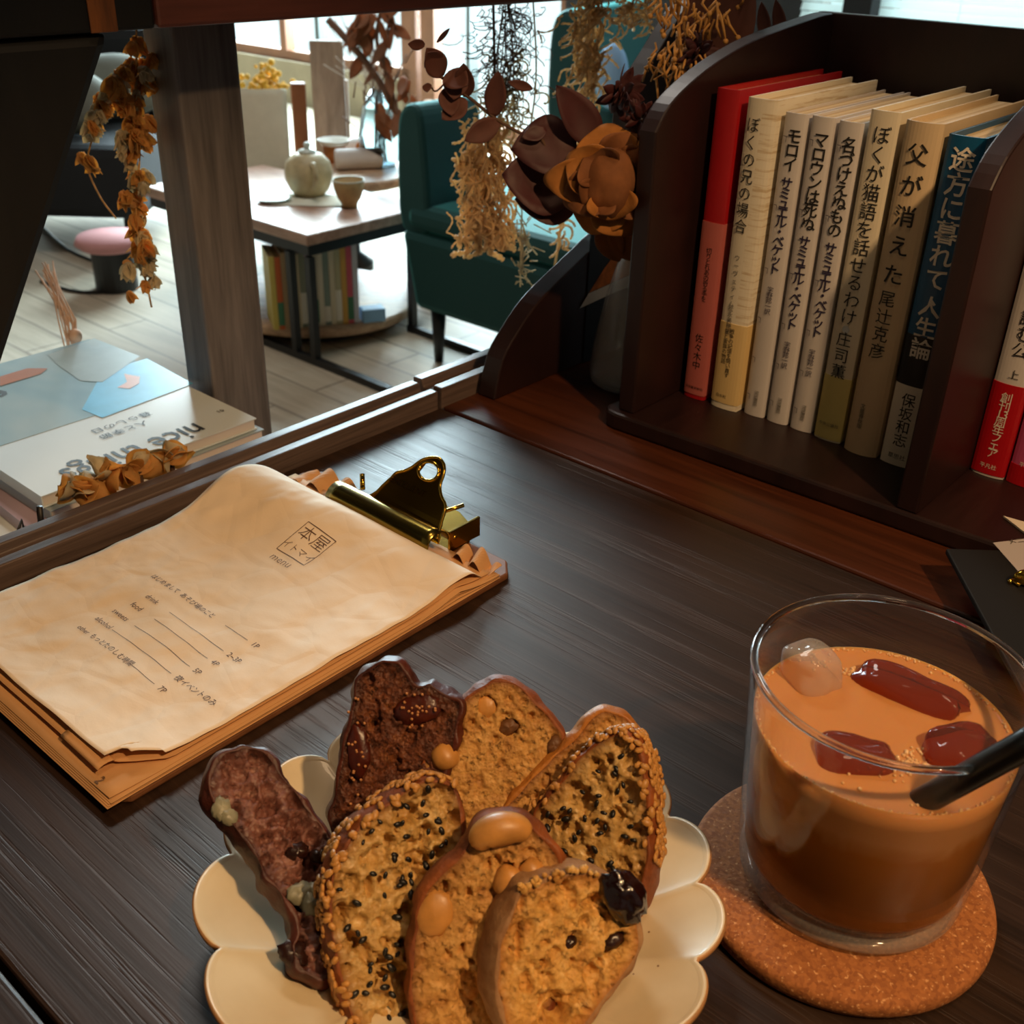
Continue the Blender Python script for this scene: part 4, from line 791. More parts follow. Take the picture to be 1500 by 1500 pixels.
put_text(mb, 'メニュー', .005, lambda x, y: ((o_+e1*x-e2*y).x, (o_+e1*x-e2*y).y, .0043+zt_((o_+e1*x-e2*y).x, (o_+e1*x-e2*y).y)), 'LEFT'); mb.build('printing', M_GREYINK, pp)
wc = thing('paper_slip', 'white paper slip with a pointed corner at the right edge of the shelf base', 'paper', (0, 0, 0))
k0 = onz(1470, 755, .0135); k1 = onz(1505, 782, .0135); k2 = onz(1505, 765, .0135)
MB().prism([(p.x, p.y) for p in (k0, k0+(k1-k0)*3, k0+(k2-k0)*3)], BZ+.0003, BZ+.0013, 'z').build('slip', mat('white_paper', '#e3d8c8', .7), wc)
# ------------------------------------------------------------------ vase and dried flowers on the desk
vs_ = thing('bud_vase', 'clear conical glass bottle vase between the bracket and the bookshelf', 'vase', W(-.412, .606, .0003), RZ)
pf = [(0, .0), (.024, .0), (.0275, .003), (.0285, .010), (.0265, .030), (.021, .060), (.0145, .085), (.0100, .098), (.0085, .106), (.0105, .113), (.0112, .1145), (.0100, .1150), (.0075, .108), (.0085, .098), (.0130, .084), (.0195, .058), (.0250, .028), (.0265, .008), (.024, .004), (0, .004)]
MB().lathe(pf, 48).build('bottle', thinglass('vase_glass', (.97, .98, .98, 1), .05, 1.45, .2), vs_, smooth=True)
VTOP = W(-.412, .606, .112); VIN = W(-.412, .606, .03)
M_STEM = mat('dried_stem', '#5a4030', .8, .2, 100); M_EUC = mat('dried_eucalyptus', '#5a342c', .75, .25, 60, .2, 200); M_EUC2 = mat('dried_burgundy_leaf', '#431c1e', .6, .25, 50, .2, 150)
M_ROSE = mat('dried_tan_petal', '#a0662a', .85, .35, 60, .4, 120, .001); M_ROSEC = mat('dried_brown_bud', '#7a4a26', .85, .3, 70, .4, 140, .001)
M_GOLD = mat('golden_straw', '#cc9650', .7, .3, 200); M_TAN = petalmat('tan_amaranth', '#f8d3a4', .5); M_CREAMF = petalmat('cream_straw', '#dfcfac', .4); M_DKRED = mat('dark_red_petal', '#3d1013', .7, .4, 150, .3, 300)
M_ORANGE = petalmat('amber_bract', '#f2bd70', .6); M_FINE = mat('fine_brown_twigs', '#5f4636', .8)
def leaf(mb, c, axis, nrm, L, w, curl=.15, mi=0, fold=.12, n=10, k=6, wave=0):
    a = Vector(axis).normalized(); nn = Vector(nrm); nn = (nn-a*nn.dot(a)).normalized(); b = nn.cross(a); P = []
    for i in range(n+1):
        t_ = i/n; wd = w*(math.sin(math.pi*min(1, .03+t_*.97))**.75)*(1.15-.3*t_); row = []
        for j in range(k+1):
            s = (j/k-.5)*2; row.append(Vector(c)+a*L*(t_)+b*wd*.5*s+nn*(curl*L*(t_-.0)**2+fold*wd*s*s+wave*math.sin(t_*9+s*2)*w))
        P.append(row)
    mb.grid(P, mi)
def stem_thing(name, label, cat, pts, r, m=None, group=None):
    o = thing(name, label, cat, (0, 0, 0), 0, group); MB().tube(smooth_path(pts, 5), r, 6).build('stem', m or M_STEM, o, smooth=True); return o
view = lambda p: (Vector((0, 0, CH))-Vector(p)).normalized()
A3 = atdist
# eucalyptus: two trailing stems with round leaves
p_e = [VIN, VTOP, A3(880, 265, .715), A3(800, 215, .715), A3(735, 180, .715), A3(690, 145, .715), A3(640, 108, .715)]
eu = stem_thing('eucalyptus_stem', 'dried eucalyptus stem with brown leaf pairs reaching left from the vase', 'branch', p_e, .0011, None, 'dried stems in the vase')
for (x, y, L, w, dx, dy) in ((722, 172, .030, .0135, 8, -60), (732, 178, .026, .014, -34, 18), (683, 142, .022, .0125, -2, -42), (683, 146, .020, .014, -26, 22), (655, 108, .020, .0155, 12, 8), (648, 112, .022, .0150, -14, -24), (640, 95, .017, .0135, -6, -8), (655, 128, .018, .014, 4, 30), (668, 102, .018, .016, -4, 40), (622, 66, .013, .007, -16, -2), (640, 62, .015, .003, 14, -14), (626, 122, .007, .006, 0, 14), (780, 130, .018, .006, -28, -8)):
    c = A3(x, y, .715); q = A3(x+dx, y+dy, .710); mb = MB(); leaf(mb, c, q-c, view(c)+Vector((.25*math.sin(x), 0, .3*math.cos(y))), L, w, .10, wave=.02); mb.build('leaf', M_EUC, eu, smooth=True, solid=.0004, fixn=False)
MB().tube(smooth_path([A3(660, 112, .715), A3(640, 133, .715), A3(632, 128, .715)], 4), .0006, 5).build('twig', M_STEM, eu, smooth=True)
b2 = stem_thing('burgundy_leaf_stem', 'dried stem with two big burgundy leaves left of the tan rose', 'branch', [VIN, VTOP, A3(850, 290, .69), A3(800, 215, .69), A3(785, 190, .69)], .0012, None, 'dried stems in the vase')
for (x, y, tx, ty, L, w, cv) in ((842, 275, 752, 262, .047, .043, .12), (845, 215, 765, 215, .040, .036, -.1), (845, 300, 765, 295, .040, .030, .1), (880, 215, 815, 130, .047, .022, .1), (800, 190, 760, 205, .016, .010, .1)):
    c = A3(x, y, .69); q = A3(tx, ty, .685); mb = MB(); leaf(mb, c, q-c, view(c)+Vector((0, 0, .35)), L, w, cv, wave=.03); mb.build('leaf', M_EUC2, b2, smooth=True, solid=.0004, fixn=False)
# the tan rose
RC = A3(893, 268, .668)
ro_ = stem_thing('dried_rose', 'large dried tan rose with curled petals beside the shelf divider', 'flower', [VIN, VTOP, RC+Vector((.002, .012, -.03)), RC+Vector((0, .012, 0))], .0018, None, 'dried stems in the vase')
vw = view(RC); rx = Vector((1, 0, 0)); ry = vw.cross(rx).normalized()*1.0
if ry.z < 0: ry = -ry
def petal(c, d, nrm, L, w, cup, m, lip=.25):
    a = Vector(d).normalized(); nn = Vector(nrm); nn = (nn-a*nn.dot(a)).normalized(); b = nn.cross(a); P = []; N, K = 12, 12
    for i in range(N+1):
        t_ = i/N; wd = w*(math.sin(math.pi*(.12+.80*t_))**.6); row = []
        for j in range(K+1):
            s = (j/K-.5)*2; rr = a*L*t_*(1-.12*s*s)+b*wd*.5*s; h = cup*L*(math.sin(t_*1.9)-.6*t_) + cup*wd*.6*(s*s) - lip*L*max(0, t_-.68)**2*4
            row.append(Vector(c)+rr+nn*(h+.0012*noise.noise((Vector(c)+rr)*140)))
        P.append(row)
    mb = MB(); mb.grid(P); mb.build('petal', m, ro_, smooth=True, solid=.0006, fixn=False)
mb = MB(); mb.ball(RC+vw*.004, (.0165, .0165, .020), 24, 16, None, 0, .12, 2.2); mb.build('bud', M_ROSEC, ro_, smooth=True)
for k, (ang, L, w, cup, m, off) in enumerate(((95, .030, .040, .30, M_ROSE, .004), (178, .036, .026, .30, M_ROSE, .006), (150, .026, .030, .5, M_ROSE, .010), (205, .026, .028, .5, M_ROSEC, .010), (250, .028, .036, .25, M_ROSE, .002), (300, .030, .040, .3, M_ROSE, .002), (60, .028, .034, .45, M_ROSEC, .008), (20, .026, .034, .4, M_ROSEC, .004), (345, .026, .034, .4, M_ROSEC, .006), (130, .018, .028, .7, M_ROSEC, .014), (230, .017, .026, .7, M_ROSEC, .014), (280, .018, .030, .6, M_ROSE, .014))):
    a = math.radians(ang); d = rx*math.cos(a)+ry*math.sin(a); petal(RC+d*.004-vw*(.010-off), d, vw, L, w, cup, m)
mb = MB()
for (x, y, tx, ty) in ((880, 325, 905, 378), (895, 330, 925, 372)): c = A3(x, y, .69); q = A3(tx, ty, .69); leaf(mb, c, q-c, view(c), .028, .018, .1)
mb.build('sepal', M_ROSEC, ro_, smooth=True, solid=.0004, fixn=False)
# small dark red heads, golden sprigs, a grey-brown leaf
def head(label, x, y, Y, r, n, m, seed):
    c = A3(x, y, Y); o = stem_thing('dried_flower', label, 'flower', [VIN, VTOP, (Vector(VTOP)+c)/2+Vector((.008, .004, .01)), c], .0009, None, 'dried stems in the vase'); q = random.Random(seed); mb = MB()
    for k in range(n):
        d = Vector((q.gauss(0, 1), q.gauss(0, 1), q.gauss(0, 1))).normalized(); leaf(mb, c+d*r*.2, d, Vector((d.y, -d.x, .3)), r*q.uniform(.7, 1.1), r*.5, .3, n=5, k=3)
    mb.build('flower_head', m, o, smooth=True, fixn=False, solid=.0003); return o
head('dark red dried flower head above the rose', 908, 138, .70, .014, 46, M_DKRED, 1); head('dark red dried flower head against the shelf divider curve', 940, 175, .675, .0105, 40, M_DKRED, 2); head('rusty dried flower head above the divider curve', 1022, 78, .74, .012, 40, M_DKRED, 3)
for si, (x0, y0, x1, y1, Y, seed, lab) in enumerate(((1000, 130, 990, -20, .74, 1, 'golden dried sprig with small drooping florets, left of the shelf curve'), (965, 95, 1055, 5, .76, 4, 'golden dried sprig reaching right above the shelf curve'))):
    c0 = A3(x0, y0, Y); c1 = A3(x1, y1, Y); o = stem_thing('dried_sprig', lab, 'branch', [VIN, VTOP, (Vector(VTOP)+c0)/2+Vector((.01, 0, 0)), c0, c1], .0009, M_GOLD, 'dried stems in the vase'); q = random.Random(seed); mb = MB()
    for k in range(60):
        p = c0.lerp(c1, q.random())+Vector((q.gauss(0, .007), q.gauss(0, .005), q.gauss(0, .003))); e = p+Vector((q.gauss(0, .004), q.gauss(0, .003), -q.uniform(.004, .016))); mb.tube([p, (p+e)/2+Vector((q.gauss(0, .002), 0, 0)), e], [.0007, .0010, .0006], 5)
        if k % 4 == 0: mb.ball(e, .0018, 6, 5)
    mb.build('florets', M_GOLD, o, smooth=True)
o = stem_thing('dried_leaf_stem', 'broad grey-brown dried leaf standing above the shelf curve', 'leaf', [VIN, VTOP, A3(1000, 160, .77), A3(1020, 110, .775)], .001, None, 'dried stems in the vase')
mb = MB(); c = A3(1015, 130, .775); q = A3(1070, -15, .775); leaf(mb, c, q-c, view(c), .085, .048, .03); mb.build('leaf', M_EUC, o, smooth=True, solid=.0004, fixn=False)
o = stem_thing('dried_leaf_stem', 'two pale pointed leaf tips showing over the shelf divider top', 'leaf', [VIN, VTOP, A3(1080, 110, .80), A3(1125, 60, .80)], .001, None, 'dried stems in the vase')
for (x, y, tx, ty) in ((1122, 62, 1116, 10), (1146, 58, 1138, 10)): mb = MB(); c = A3(x, y, .80); q = A3(tx, ty, .80); leaf(mb, c, q-c, view(c), .026, .009, .05); mb.build('leaf', M_EUC, o, smooth=True, solid=.0004, fixn=False)
# leaflet behind the vase
lf = thing('leaflet', 'dark leaflet with white stripe and orange picture standing against the bracket behind the vase', 'leaflet', W(-.4585, .66, .0003), RZ)
UN = Vector(tuple(U)); PL = W(-.4580, .66, 0)
MB().box(0, .0005, -.048, .062, 0, .112).build('sheet', mat('dark_print', '#0b0c10', .5), lf)
def lpoly(name, pts, m, off): MB().add([tuple(onplane(x, y, PL+UN*off, UN)) for x, y in pts], [tuple(range(len(pts)))]).build(name, m, lf, world=True)
lpoly('white_stripe', [(849, 452), (862, 430), (925, 402), (960, 395), (960, 408), (905, 426)], mat('leaflet_white', '#dfe6e8', .5), .0002)
lpoly('picture', [(863, 429), (884, 395), (898, 376), (958, 352), (958, 394), (925, 401)], mat('orange_print', '#cf7a35', .5, .4, 120), .0003)
# ------------------------------------------------------------------ flowers hanging from the beam
HU = -.645
def hp(x, y, u=HU):
    d = ray(x, y); n = Vector(tuple(U)); dd = Vector(d); t_ = (n*u-Vector((0, 0, CH))+Vector((0, 0, CH))).dot(n)
    k = u/dd.dot(n); return Vector((dd.x*k, dd.y*k, dd.z*k+CH))
BT = .2322
def hang(name, label, m, x, ytop, segs, u=HU, group='dried bunches hanging from the beam'):
    p = hp(x, ytop, u); top = Vector((p.x, p.y, BT)); o = thing(name, label, 'dried flowers', top, 0, group); return o, top
def curl(mb, p, q, r, amp, seed, n=14, knob=0.):
    rr = random.Random(seed); p, q = Vector(p), Vector(q); pts = []; ph = rr.uniform(0, 6); f = rr.uniform(5, 10)
    for i in range(n+1):
        t_ = i/n; pts.append(p.lerp(q, t_)+Vector((math.sin(t_*f+ph), math.cos(t_*f*.8+ph)*.6, math.sin(t_*f*1.3+ph)*.5))*amp*min(1, t_*4))
    pp = smooth_path(pts, 3) if knob else pts
    mb.tube(pp, [r*(1+knob*math.sin(i*2.1)) for i in range(len(pp))], 6)
    return pts
q = random.Random(3)
o, top = hang('hanging_amaranth', 'dense tan dried amaranth bunch hanging in front of the teal armchair', M_TAN, 722, 20, None)
mb = MB(); MB().tube([top, hp(725, 120), hp(712, 230), hp(715, 340)], .0012, 6).build('stem', M_STEM, o, world=True, smooth=True)
for k in range(190):
    y0 = q.uniform(165, 330); x0 = 712+q.gauss(0, 20); y1 = y0+q.uniform(25, 80); x1 = x0+q.gauss(0, 16); curl(mb, hp(x0, y0, HU+q.gauss(0, .008)), hp(min(758, max(668, x1)), min(365, y1), HU+q.gauss(0, .008)), q.uniform(.0007, .0014), .004, k, 12, .35)
for k in range(16):
    x1 = q.choice((676, 690, 705, 735, 742, 720, 668, 682))+q.uniform(-6, 6); y1 = q.uniform(335, 397); curl(mb, hp(714+q.uniform(-12, 12), 325), hp(x1, y1), q.uniform(.0018, .0027), .006, 200+k, 12, .4)
for k in range(6): curl(mb, hp(700, 215+k*8), hp(668+q.uniform(-4, 10), 232+k*4), .0017, .004, 300+k, 8, .4)
mb.build('tassels', M_TAN, o, world=True, smooth=True)
o, top = hang('hanging_twig_bunch', 'fine dark network of dried twigs hanging against the bright window', M_FINE, 740, 20, None, -.66)
mb = MB()
for k in range(150):
    x0 = 740+q.gauss(0, 22); y0 = q.uniform(2, 130); p = hp(x0, y0, -.66+q.gauss(0, .01)); e = hp(x0+q.gauss(0, 20), y0+q.uniform(10, 50), -.66+q.gauss(0, .01)); curl(mb, p, e, q.uniform(.00025, .0005), .0045, 400+k, 9)
for k in range(10): x0 = 740+q.gauss(0, 14); mb.tube([Vector((hp(740, 20, -.66).x, hp(740, 20, -.66).y, BT)), hp(x0, 40, -.66), hp(x0+q.gauss(0, 8), 110, -.66), hp(735+q.gauss(0, 14), 190, -.66)], .0005, 5)
mb.build('twigs', M_FINE, o, world=True, smooth=True)
mb = MB()
for k in range(60): x0 = 740+q.gauss(0, 20); y0 = q.uniform(70, 190); curl(mb, hp(x0, y0, -.66), hp(x0+q.gauss(0, 18), y0+q.uniform(10, 40), -.66), .0008, .004, 600+k, 9, .3)
mb.build('pale_tips', M_CREAMF, o, world=True, smooth=True)
o, top = hang('hanging_amaranth', 'golden dried amaranth strands hanging right, in front of the dark teal chair', M_TAN, 872, 0, None, -.63)
mb = MB()
for k in range(90):
    x0 = 868+q.gauss(0, 16); y0 = q.uniform(-10, 120); curl(mb, hp(x0, y0, -.63+q.gauss(0, .01)), hp(852+q.gauss(0, 20), min(175, y0+q.uniform(25, 70)), -.63+q.gauss(0, .01)), q.uniform(.0006, .0013), .004, 800+k, 11, .35)
for k in range(60):
    x0 = 910+q.gauss(0, 36); y0 = q.uniform(-25, 35); curl(mb, hp(x0, y0, -.63+q.gauss(0, .015)), hp(x0+q.gauss(0, 22), y0+q.uniform(5, 45), -.63+q.gauss(0, .015)), q.uniform(.0006, .0011), .005, 900+k, 10, .35)
for k in range(22): x0 = 838+q.gauss(0, 12); curl(mb, hp(x0, 160+k*4, -.63), hp(828+q.gauss(0, 16), 185+k*5, -.63), .0010, .003, 1000+k, 10, .35)
mb.tube([Vector((top.x, top.y, BT)), hp(880, 40, -.63), hp(865, 120, -.63), hp(840, 220, -.63), hp(822, 330, -.63), hp(812, 395, -.63)], .0012, 6)
for k in range(7): curl(mb, hp(826, 310+k*7, -.63), hp(822+q.choice((-14, 16, 8)), 330+k*9, -.63), .0011, .003, 1100+k, 8, .3)
mb.build('tassels', M_TAN, o, world=True, smooth=True)
o, top = hang('hanging_straw_sprig', 'thin pale straw sprig hanging between the two amaranth bunches', M_CREAMF, 780, 10, None, -.63)
mb = MB(); mb.tube(smooth_path([Vector((top.x, top.y, BT)), hp(785, 120, -.63), hp(768, 250, -.63), hp(764, 330, -.63), hp(762, 420, -.63)], 5), .0008, 6)
for k in range(46): x0, y0 = 768+q.gauss(0, 8), q.uniform(320, 418); mb.tube([hp(x0, y0, -.63), hp(x0+q.gauss(0, 9), y0+q.gauss(0, 9), -.63)], .0006, 5)
for k in range(8): mb.tube([hp(766, 330+k*6, -.63), hp(772+q.gauss(0, 12), 352+k*7, -.63)], .0008, 5)
mb.build('straw', M_CREAMF, o, world=True, smooth=True)
o, top = hang('hanging_hop_vine', 'amber dried hop vine hanging between the brace and the post', M_ORANGE, 205, 50, None, -.69)
mb = MB(); mb.tube(smooth_path([Vector((top.x, top.y, BT)), hp(200, 120, -.69), hp(205, 220, -.69), hp(200, 330, -.69), hp(222, 450, -.69)], 5), .0007, 6); mb.tube(smooth_path([hp(195, 90, -.69), hp(150, 170, -.69), hp(128, 235, -.69), hp(145, 285, -.69), hp(170, 320, -.69)], 5), .0006, 6); mb.build('stem', M_GOLD, o, world=True, smooth=True)
def brac(cx, cy, r, u, mb, seed):
    c = hp(cx, cy, u); qq = random.Random(seed)
    for k in range(7):
        d = Vector((qq.gauss(0, .7), qq.gauss(0, .7), -1)).normalized(); leaf(mb, c-d*r*.5, d, Vector((qq.gauss(0, 1), qq.gauss(0, 1), .2)), r*1.4, r*.9, .2, n=6, k=4)
i = 0
for k in range(96):
    t_ = q.random(); y = 60+380*t_; x = (200+q.gauss(0, 10)+ (15 if y > 330 else 0)) if k % 4 else None
    if x is None: t_ = q.random(); x, y = 190-62*math.sin(t_*1.9)+q.gauss(0, 4), 95+150*t_
    mb = MB(); brac(x, y, q.uniform(.0065, .0115), -.69+q.gauss(0, .006), mb, k); mb.build('bract', M_ORANGE if k % 3 else M_CREAMF, o, world=True, smooth=True, solid=.0003, fixn=False)
o = thing('straw_bundle', 'loose pinkish straw stalks leaning behind the magazine stack', 'dried flowers', W(-.80, .40, -.0644), RZ)
mb = MB()
b0 = W(-.835, .405, -.064)
for k in range(16): e = hp(70+q.gauss(0, 9), 395+q.gauss(0, 8), -.86); m_ = hp(100+q.gauss(0, 8), 470+q.gauss(0, 6), -.85); mb.tube([b0+Vector((q.gauss(0, .004), 0, 0)), m_, e], .0006, 5)
mb.ball(hp(110, 492, -.845), .006, 10, 8); mb.build('stalks', mat('pink_straw', '#d8b79e', .8), o, world=True, smooth=True)
# ------------------------------------------------------------------ magazines on the bench
MZ = -.03; BT2 = -.065
M_MAGP = mat('magazine_pages', '#d9d3cc', .7); M_MAGW = mat('glossy_white_cover', '#dfe9ec', .22, .03, 10)
def mag(label, u0, u1, v0, v1, z0, z1, cover, rz=0):
    cu, cv = (u0+u1)/2, (v0+v1)/2; o = thing('magazine', label, 'magazine', W(cu, cv, z0), RZ+rz, 'magazines on the bench beyond the rail')
    a, b, h = (u1-u0)/2, (v1-v0)/2, z1-z0
    MB().box(-a+.001, a-.001, -b+.0005, b-.0015, .0012, h-.0009).build('page_block', M_MAGP, o)
    c = MB(); c.box(-a, a, -b, b, h-.0008, h); c.box(-a, a, -b, b, .0002, .001); c.box(-a, a, -b-.0008, -b, .0002, h); c.build('cover', cover, o); return o, a, b, h
mag('plain white magazine at the bottom of the stack, nearest the rail', -.76, -.535, .2300, .4260, BT2+.0003, BT2+.0085, M_MAGW, .03)
mag('lilac-edged magazine under the large one in the stack', -.80, -.575, .252, .4300, BT2+.0088, BT2+.0180, mat('lilac_cover', '#b9a4b4', .3), -.05)
mag('pale magazine sticking out at the left bottom of the stack', -.76, -.54, .06, .2270, BT2+.0003, BT2+.0100, M_MAGW, .02)
mag('grey magazine just beneath the top magazine', -.83, -.602, .2595, .4250, BT2+.0184, MZ-.0090, mat('grey_blue_cover', '#9fb0b8', .3), .015)
t = NT('sky_photo_cover'); n = t.noise(t.coord((6, 12, 1)), 1, 3); t.set(Base_Color=t.ramp(n, [(.25, srgb('#6f95a6')), (.5, srgb('#93b0ba')), (.75, srgb('#b3c0c0'))]), Roughness=.25); M_PHOTO = t.m
o, a, b, h = mag('top magazine with blue photo cover and title nice things, on the stack', -.832, -.606, .2600, .4230, MZ-.0086, MZ, M_MAGW)
MB().box(-a, a-.085, -b, b, h+.0001, h+.0003).build('cover_photo', M_PHOTO, o)
def patch(name, pts, col, dz, rough=.3):
    mb = MB(); qs = [onz(x, y, MZ+.0004) for x, y in pts]; inv = ROOT[o.name].inverted(); qs = [inv @ q_ for q_ in qs]
    mb.add([(p.x, p.y, h+dz) for p in qs], [tuple(range(len(qs)))]); mb.build(name, mat(name+'_ink', col, rough, .12, 40), o)
patch('sky_patch', [(150, 545), (215, 525), (283, 562), (150, 612), (120, 600)], '#5fb4dc', .0005)
patch('rock_patch', [(70, 520), (138, 496), (205, 522), (150, 560), (118, 558), (85, 535)], '#8f9c9a', .0006)
patch('boat_streak', [(0, 552), (40, 540), (70, 540), (60, 548), (20, 560), (0, 566)], '#b0643c', .0007)
patch('swimmer_patch', [(172, 568), (186, 560), (182, 548), (205, 552), (204, 562), (190, 570)], '#d69a86', .0007)
tt_ = MB(); inv = ROOT[o.name].inverted(); t0 = inv @ onz(291, 622, MZ)
def mfn(ox, oy): return lambda x, y: (ox+y, oy-x, h+.0005)
put_text(tt_, 'nice things', .0310, mfn(t0.x-.004, t0.y+.0), 'LEFT', 1, 0, .0002, .80)
tt_.build('title_lettering', M_INK, o); tt_ = MB(); j0 = inv @ onz(206, 613, MZ); put_text(tt_, '人と季節', .0085, mfn(j0.x+.006, j0.y), 'LEFT', 1, 0, 0, 1.1); put_text(tt_, '暮らしの日', .0085, mfn(j0.x-.006, j0.y+.010), 'LEFT', 1, 0, 0, 1.1)
tt_.build('subtitle_lettering', M_INK, o); tt_ = MB(); j1 = inv @ onz(325, 600, MZ); put_text(tt_, '01', .006, mfn(j1.x, j1.y), 'LEFT'); put_text(tt_, 'e', .030, mfn(*(inv @ onz(4, 570, MZ)).to_2d()), 'LEFT', 1, 0, .0006)
tt_.build('logo_lettering', M_INK, o)
q = random.Random(8)
for i, (x, y, r, lab) in enumerate(((113, 722, .0150, 'amber dried blossom, leftmost of the row behind the rail'), (152, 700, .0145, 'amber dried blossom, second from the left behind the rail'), (200, 690, .0140, 'amber dried blossom with curled petal, third from the left behind the rail'), (246, 672, .0140, 'orange dried blossom, rightmost of the row behind the rail'))):
    c = hp(x, y, -.522); f_o = thing('dried_blossom', lab, 'flower', (c.x, c.y, .0), 0, 'dried blossoms behind the rail')
    zb = BT2+.012
    mb = MB(); mb.tube([(c.x, c.y, zb), (c.x+.002, c.y, c.z)], .0015, 6); mb.build('stem', M_STEM, f_o, world=True)
    for k in range(9):
        d = Vector((q.gauss(0, 1), q.gauss(0, .8), q.uniform(-.1, .9))).normalized(); mb = MB(); leaf(mb, c-d*r*.2, d, Vector((q.gauss(0, 1), q.gauss(0, 1), q.gauss(0, 1))), r*q.uniform(.9, 1.25), r*1.15, q.uniform(.2, .6), fold=.3, n=8, k=6, wave=.05); mb.build('petal', M_ORANGE if k % 3 else M_CREAMF, f_o, world=True, smooth=True, solid=.0004, fixn=False)
wr = thing('wire_book_stand', 'small dark wire stand poking up behind the rail at the left', 'stand', W(-.53, .18, BT2), RZ)
mb = MB(); A_, B2, C2 = hp(20, 795, -.527), hp(32, 762, -.527), hp(38, 790, -.527); mb.tube([A_, B2, C2], .0010, 6); D2, E2 = hp(62, 785, -.527), hp(58, 742, -.527); mb.tube([D2, E2], .0018, 6); mb.tube([C2, Vector((C2.x, C2.y, BT2)), Vector((D2.x, D2.y, BT2)), D2], .001, 6); mb.tube([A_, Vector((A_.x, A_.y, BT2))], .001, 6)
mb.build('wire', mat('dark_wire', '#1a1412', .5), wr, world=True, smooth=True)
# ------------------------------------------------------------------ furniture in the sunlit room behind
M_TEAL = NT('teal_velvet').set(Base_Color=srgb('#053c3d'), Roughness=.75, Sheen_Weight=1.0, Sheen_Roughness=.35, Sheen_Tint=srgb('#5fd8d4')).m
M_TABLET = wood('pale_pinkish_tabletop', '#8e6a58', '#c29c88', (6, 40, 40), .35, .15); M_METAL = mat('black_metal_frame', '#101114', .45)
M_ROUND = wood('pale_round_wood', '#8a6a50', '#cfae8e', (12, 40, 40), .45, .15); M_DLEG = mat('dark_leg', '#0c0d10', .4)
ct_ = thing('coffee_table', 'square coffee table with pinkish wood top and black metal sled frame', 'table', W(-2.26, 1.78, FZ), RZ)
tz = -.394-FZ
MB().box(-.44, .243, -.184, .215, tz-.027, tz).build('table_top', M_TABLET, ct_, bevel=.004)
MB().box(-.43, .233, -.174, .205, tz-.055, tz-.028).build('top_frame', M_METAL, ct_, bevel=.002)
for x in (.225, .152): MB().box(x, x+.018, -.182, -.164, .018, tz-.055).build('leg', M_METAL, ct_)
for x in (.225,): MB().box(x, x+.018, .150, .168, .018, tz-.055).build('leg', M_METAL, ct_)
for y, x0 in ((-.182, -.05), (.150, .22)): MB().box(x0, .50, y, y+.018, 0, .018).build('floor_bar', M_METAL, ct_)
tp = thing('teapot', 'round cream teapot with a small lid on the coffee table', 'teapot', (-.556, 2.915, -.394))
M_TEAP = mat('speckled_cream_pottery', '#bfae88', .5, .2, 40); M_TEAP2 = mat('straw_pottery', '#b59868', .6, .2, 40)
MB().lathe([(0, .0), (.036, .0), (.050, .014), (.061, .040), (.063, .060), (.056, .086), (.038, .104), (.024, .109), (0, .109)], 40).build('body', M_TEAP, tp, smooth=True)
l_ = MB().lathe([(.024, .1092), (.023, .113), (.009, .117), (.006, .121), (.010, .128), (.006, .134), (0, .135)], 28).build('lid', mat('pale_glaze', '#cfd8d2', .4), tp, smooth=True)
MB().tube(smooth_path([(-.02, .050, .050), (-.03, .080, .070), (-.035, .094, .098)], 5), [.012-.0004*i for i in range(11)], 12).build('spout', M_TEAP, tp, smooth=True)
MB().tube(smooth_path([(.02, -.053, .085), (.03, -.085, .095), (.035, -.092, .06), (.02, -.058, .030)], 6), .006, 10).build('handle', M_TEAP, tp, smooth=True)
tr = thing('tea_cloth', 'pale cloth under the teapot on the coffee table', 'cloth', (-.545, 2.86, -.3939)); mb = MB()
mb.grid([[(-.09+.2*i/12, -.07+.13*j/8, .0012+.002*abs(noise.noise(Vector((i*.5, j*.5, 2))))) for j in range(9)] for i in range(13)]); mb.build('cloth', mat('pale_linen', '#d6d4c4', .9), tr, smooth=True, solid=.001, fixn=False)
cp = thing('tea_cup', 'straw coloured tea cup standing right of the teapot', 'cup', (-.435, 2.800, -.394))
MB().lathe([(0, 0), (.020, 0), (.021, .010), (.030, .024), (.0375, .045), (.040, .066), (.0385, .068), (.036, .045), (.027, .026), (0, .016)], 36).build('bowl', M_TEAP2, cp, smooth=True)
MB().lathe([(.0392, .0655), (.0405, .0665), (.0398, .0695), (.0380, .0685)], 36, closed=True).build('rim', mat('pale_cup_rim', '#cdd2c4', .4), cp, smooth=True)
sc_ = thing('saucer', 'small pale dish left of the teapot on the coffee table', 'dish', (-.635, 2.835, -.394)); MB().lathe([(0, .001), (.03, .001), (.045, .010), (.043, .011), (.028, .004), (0, .004)], 32).build('dish', mat('pale_blue_glaze', '#cfe3e0', .3), sc_, smooth=True)
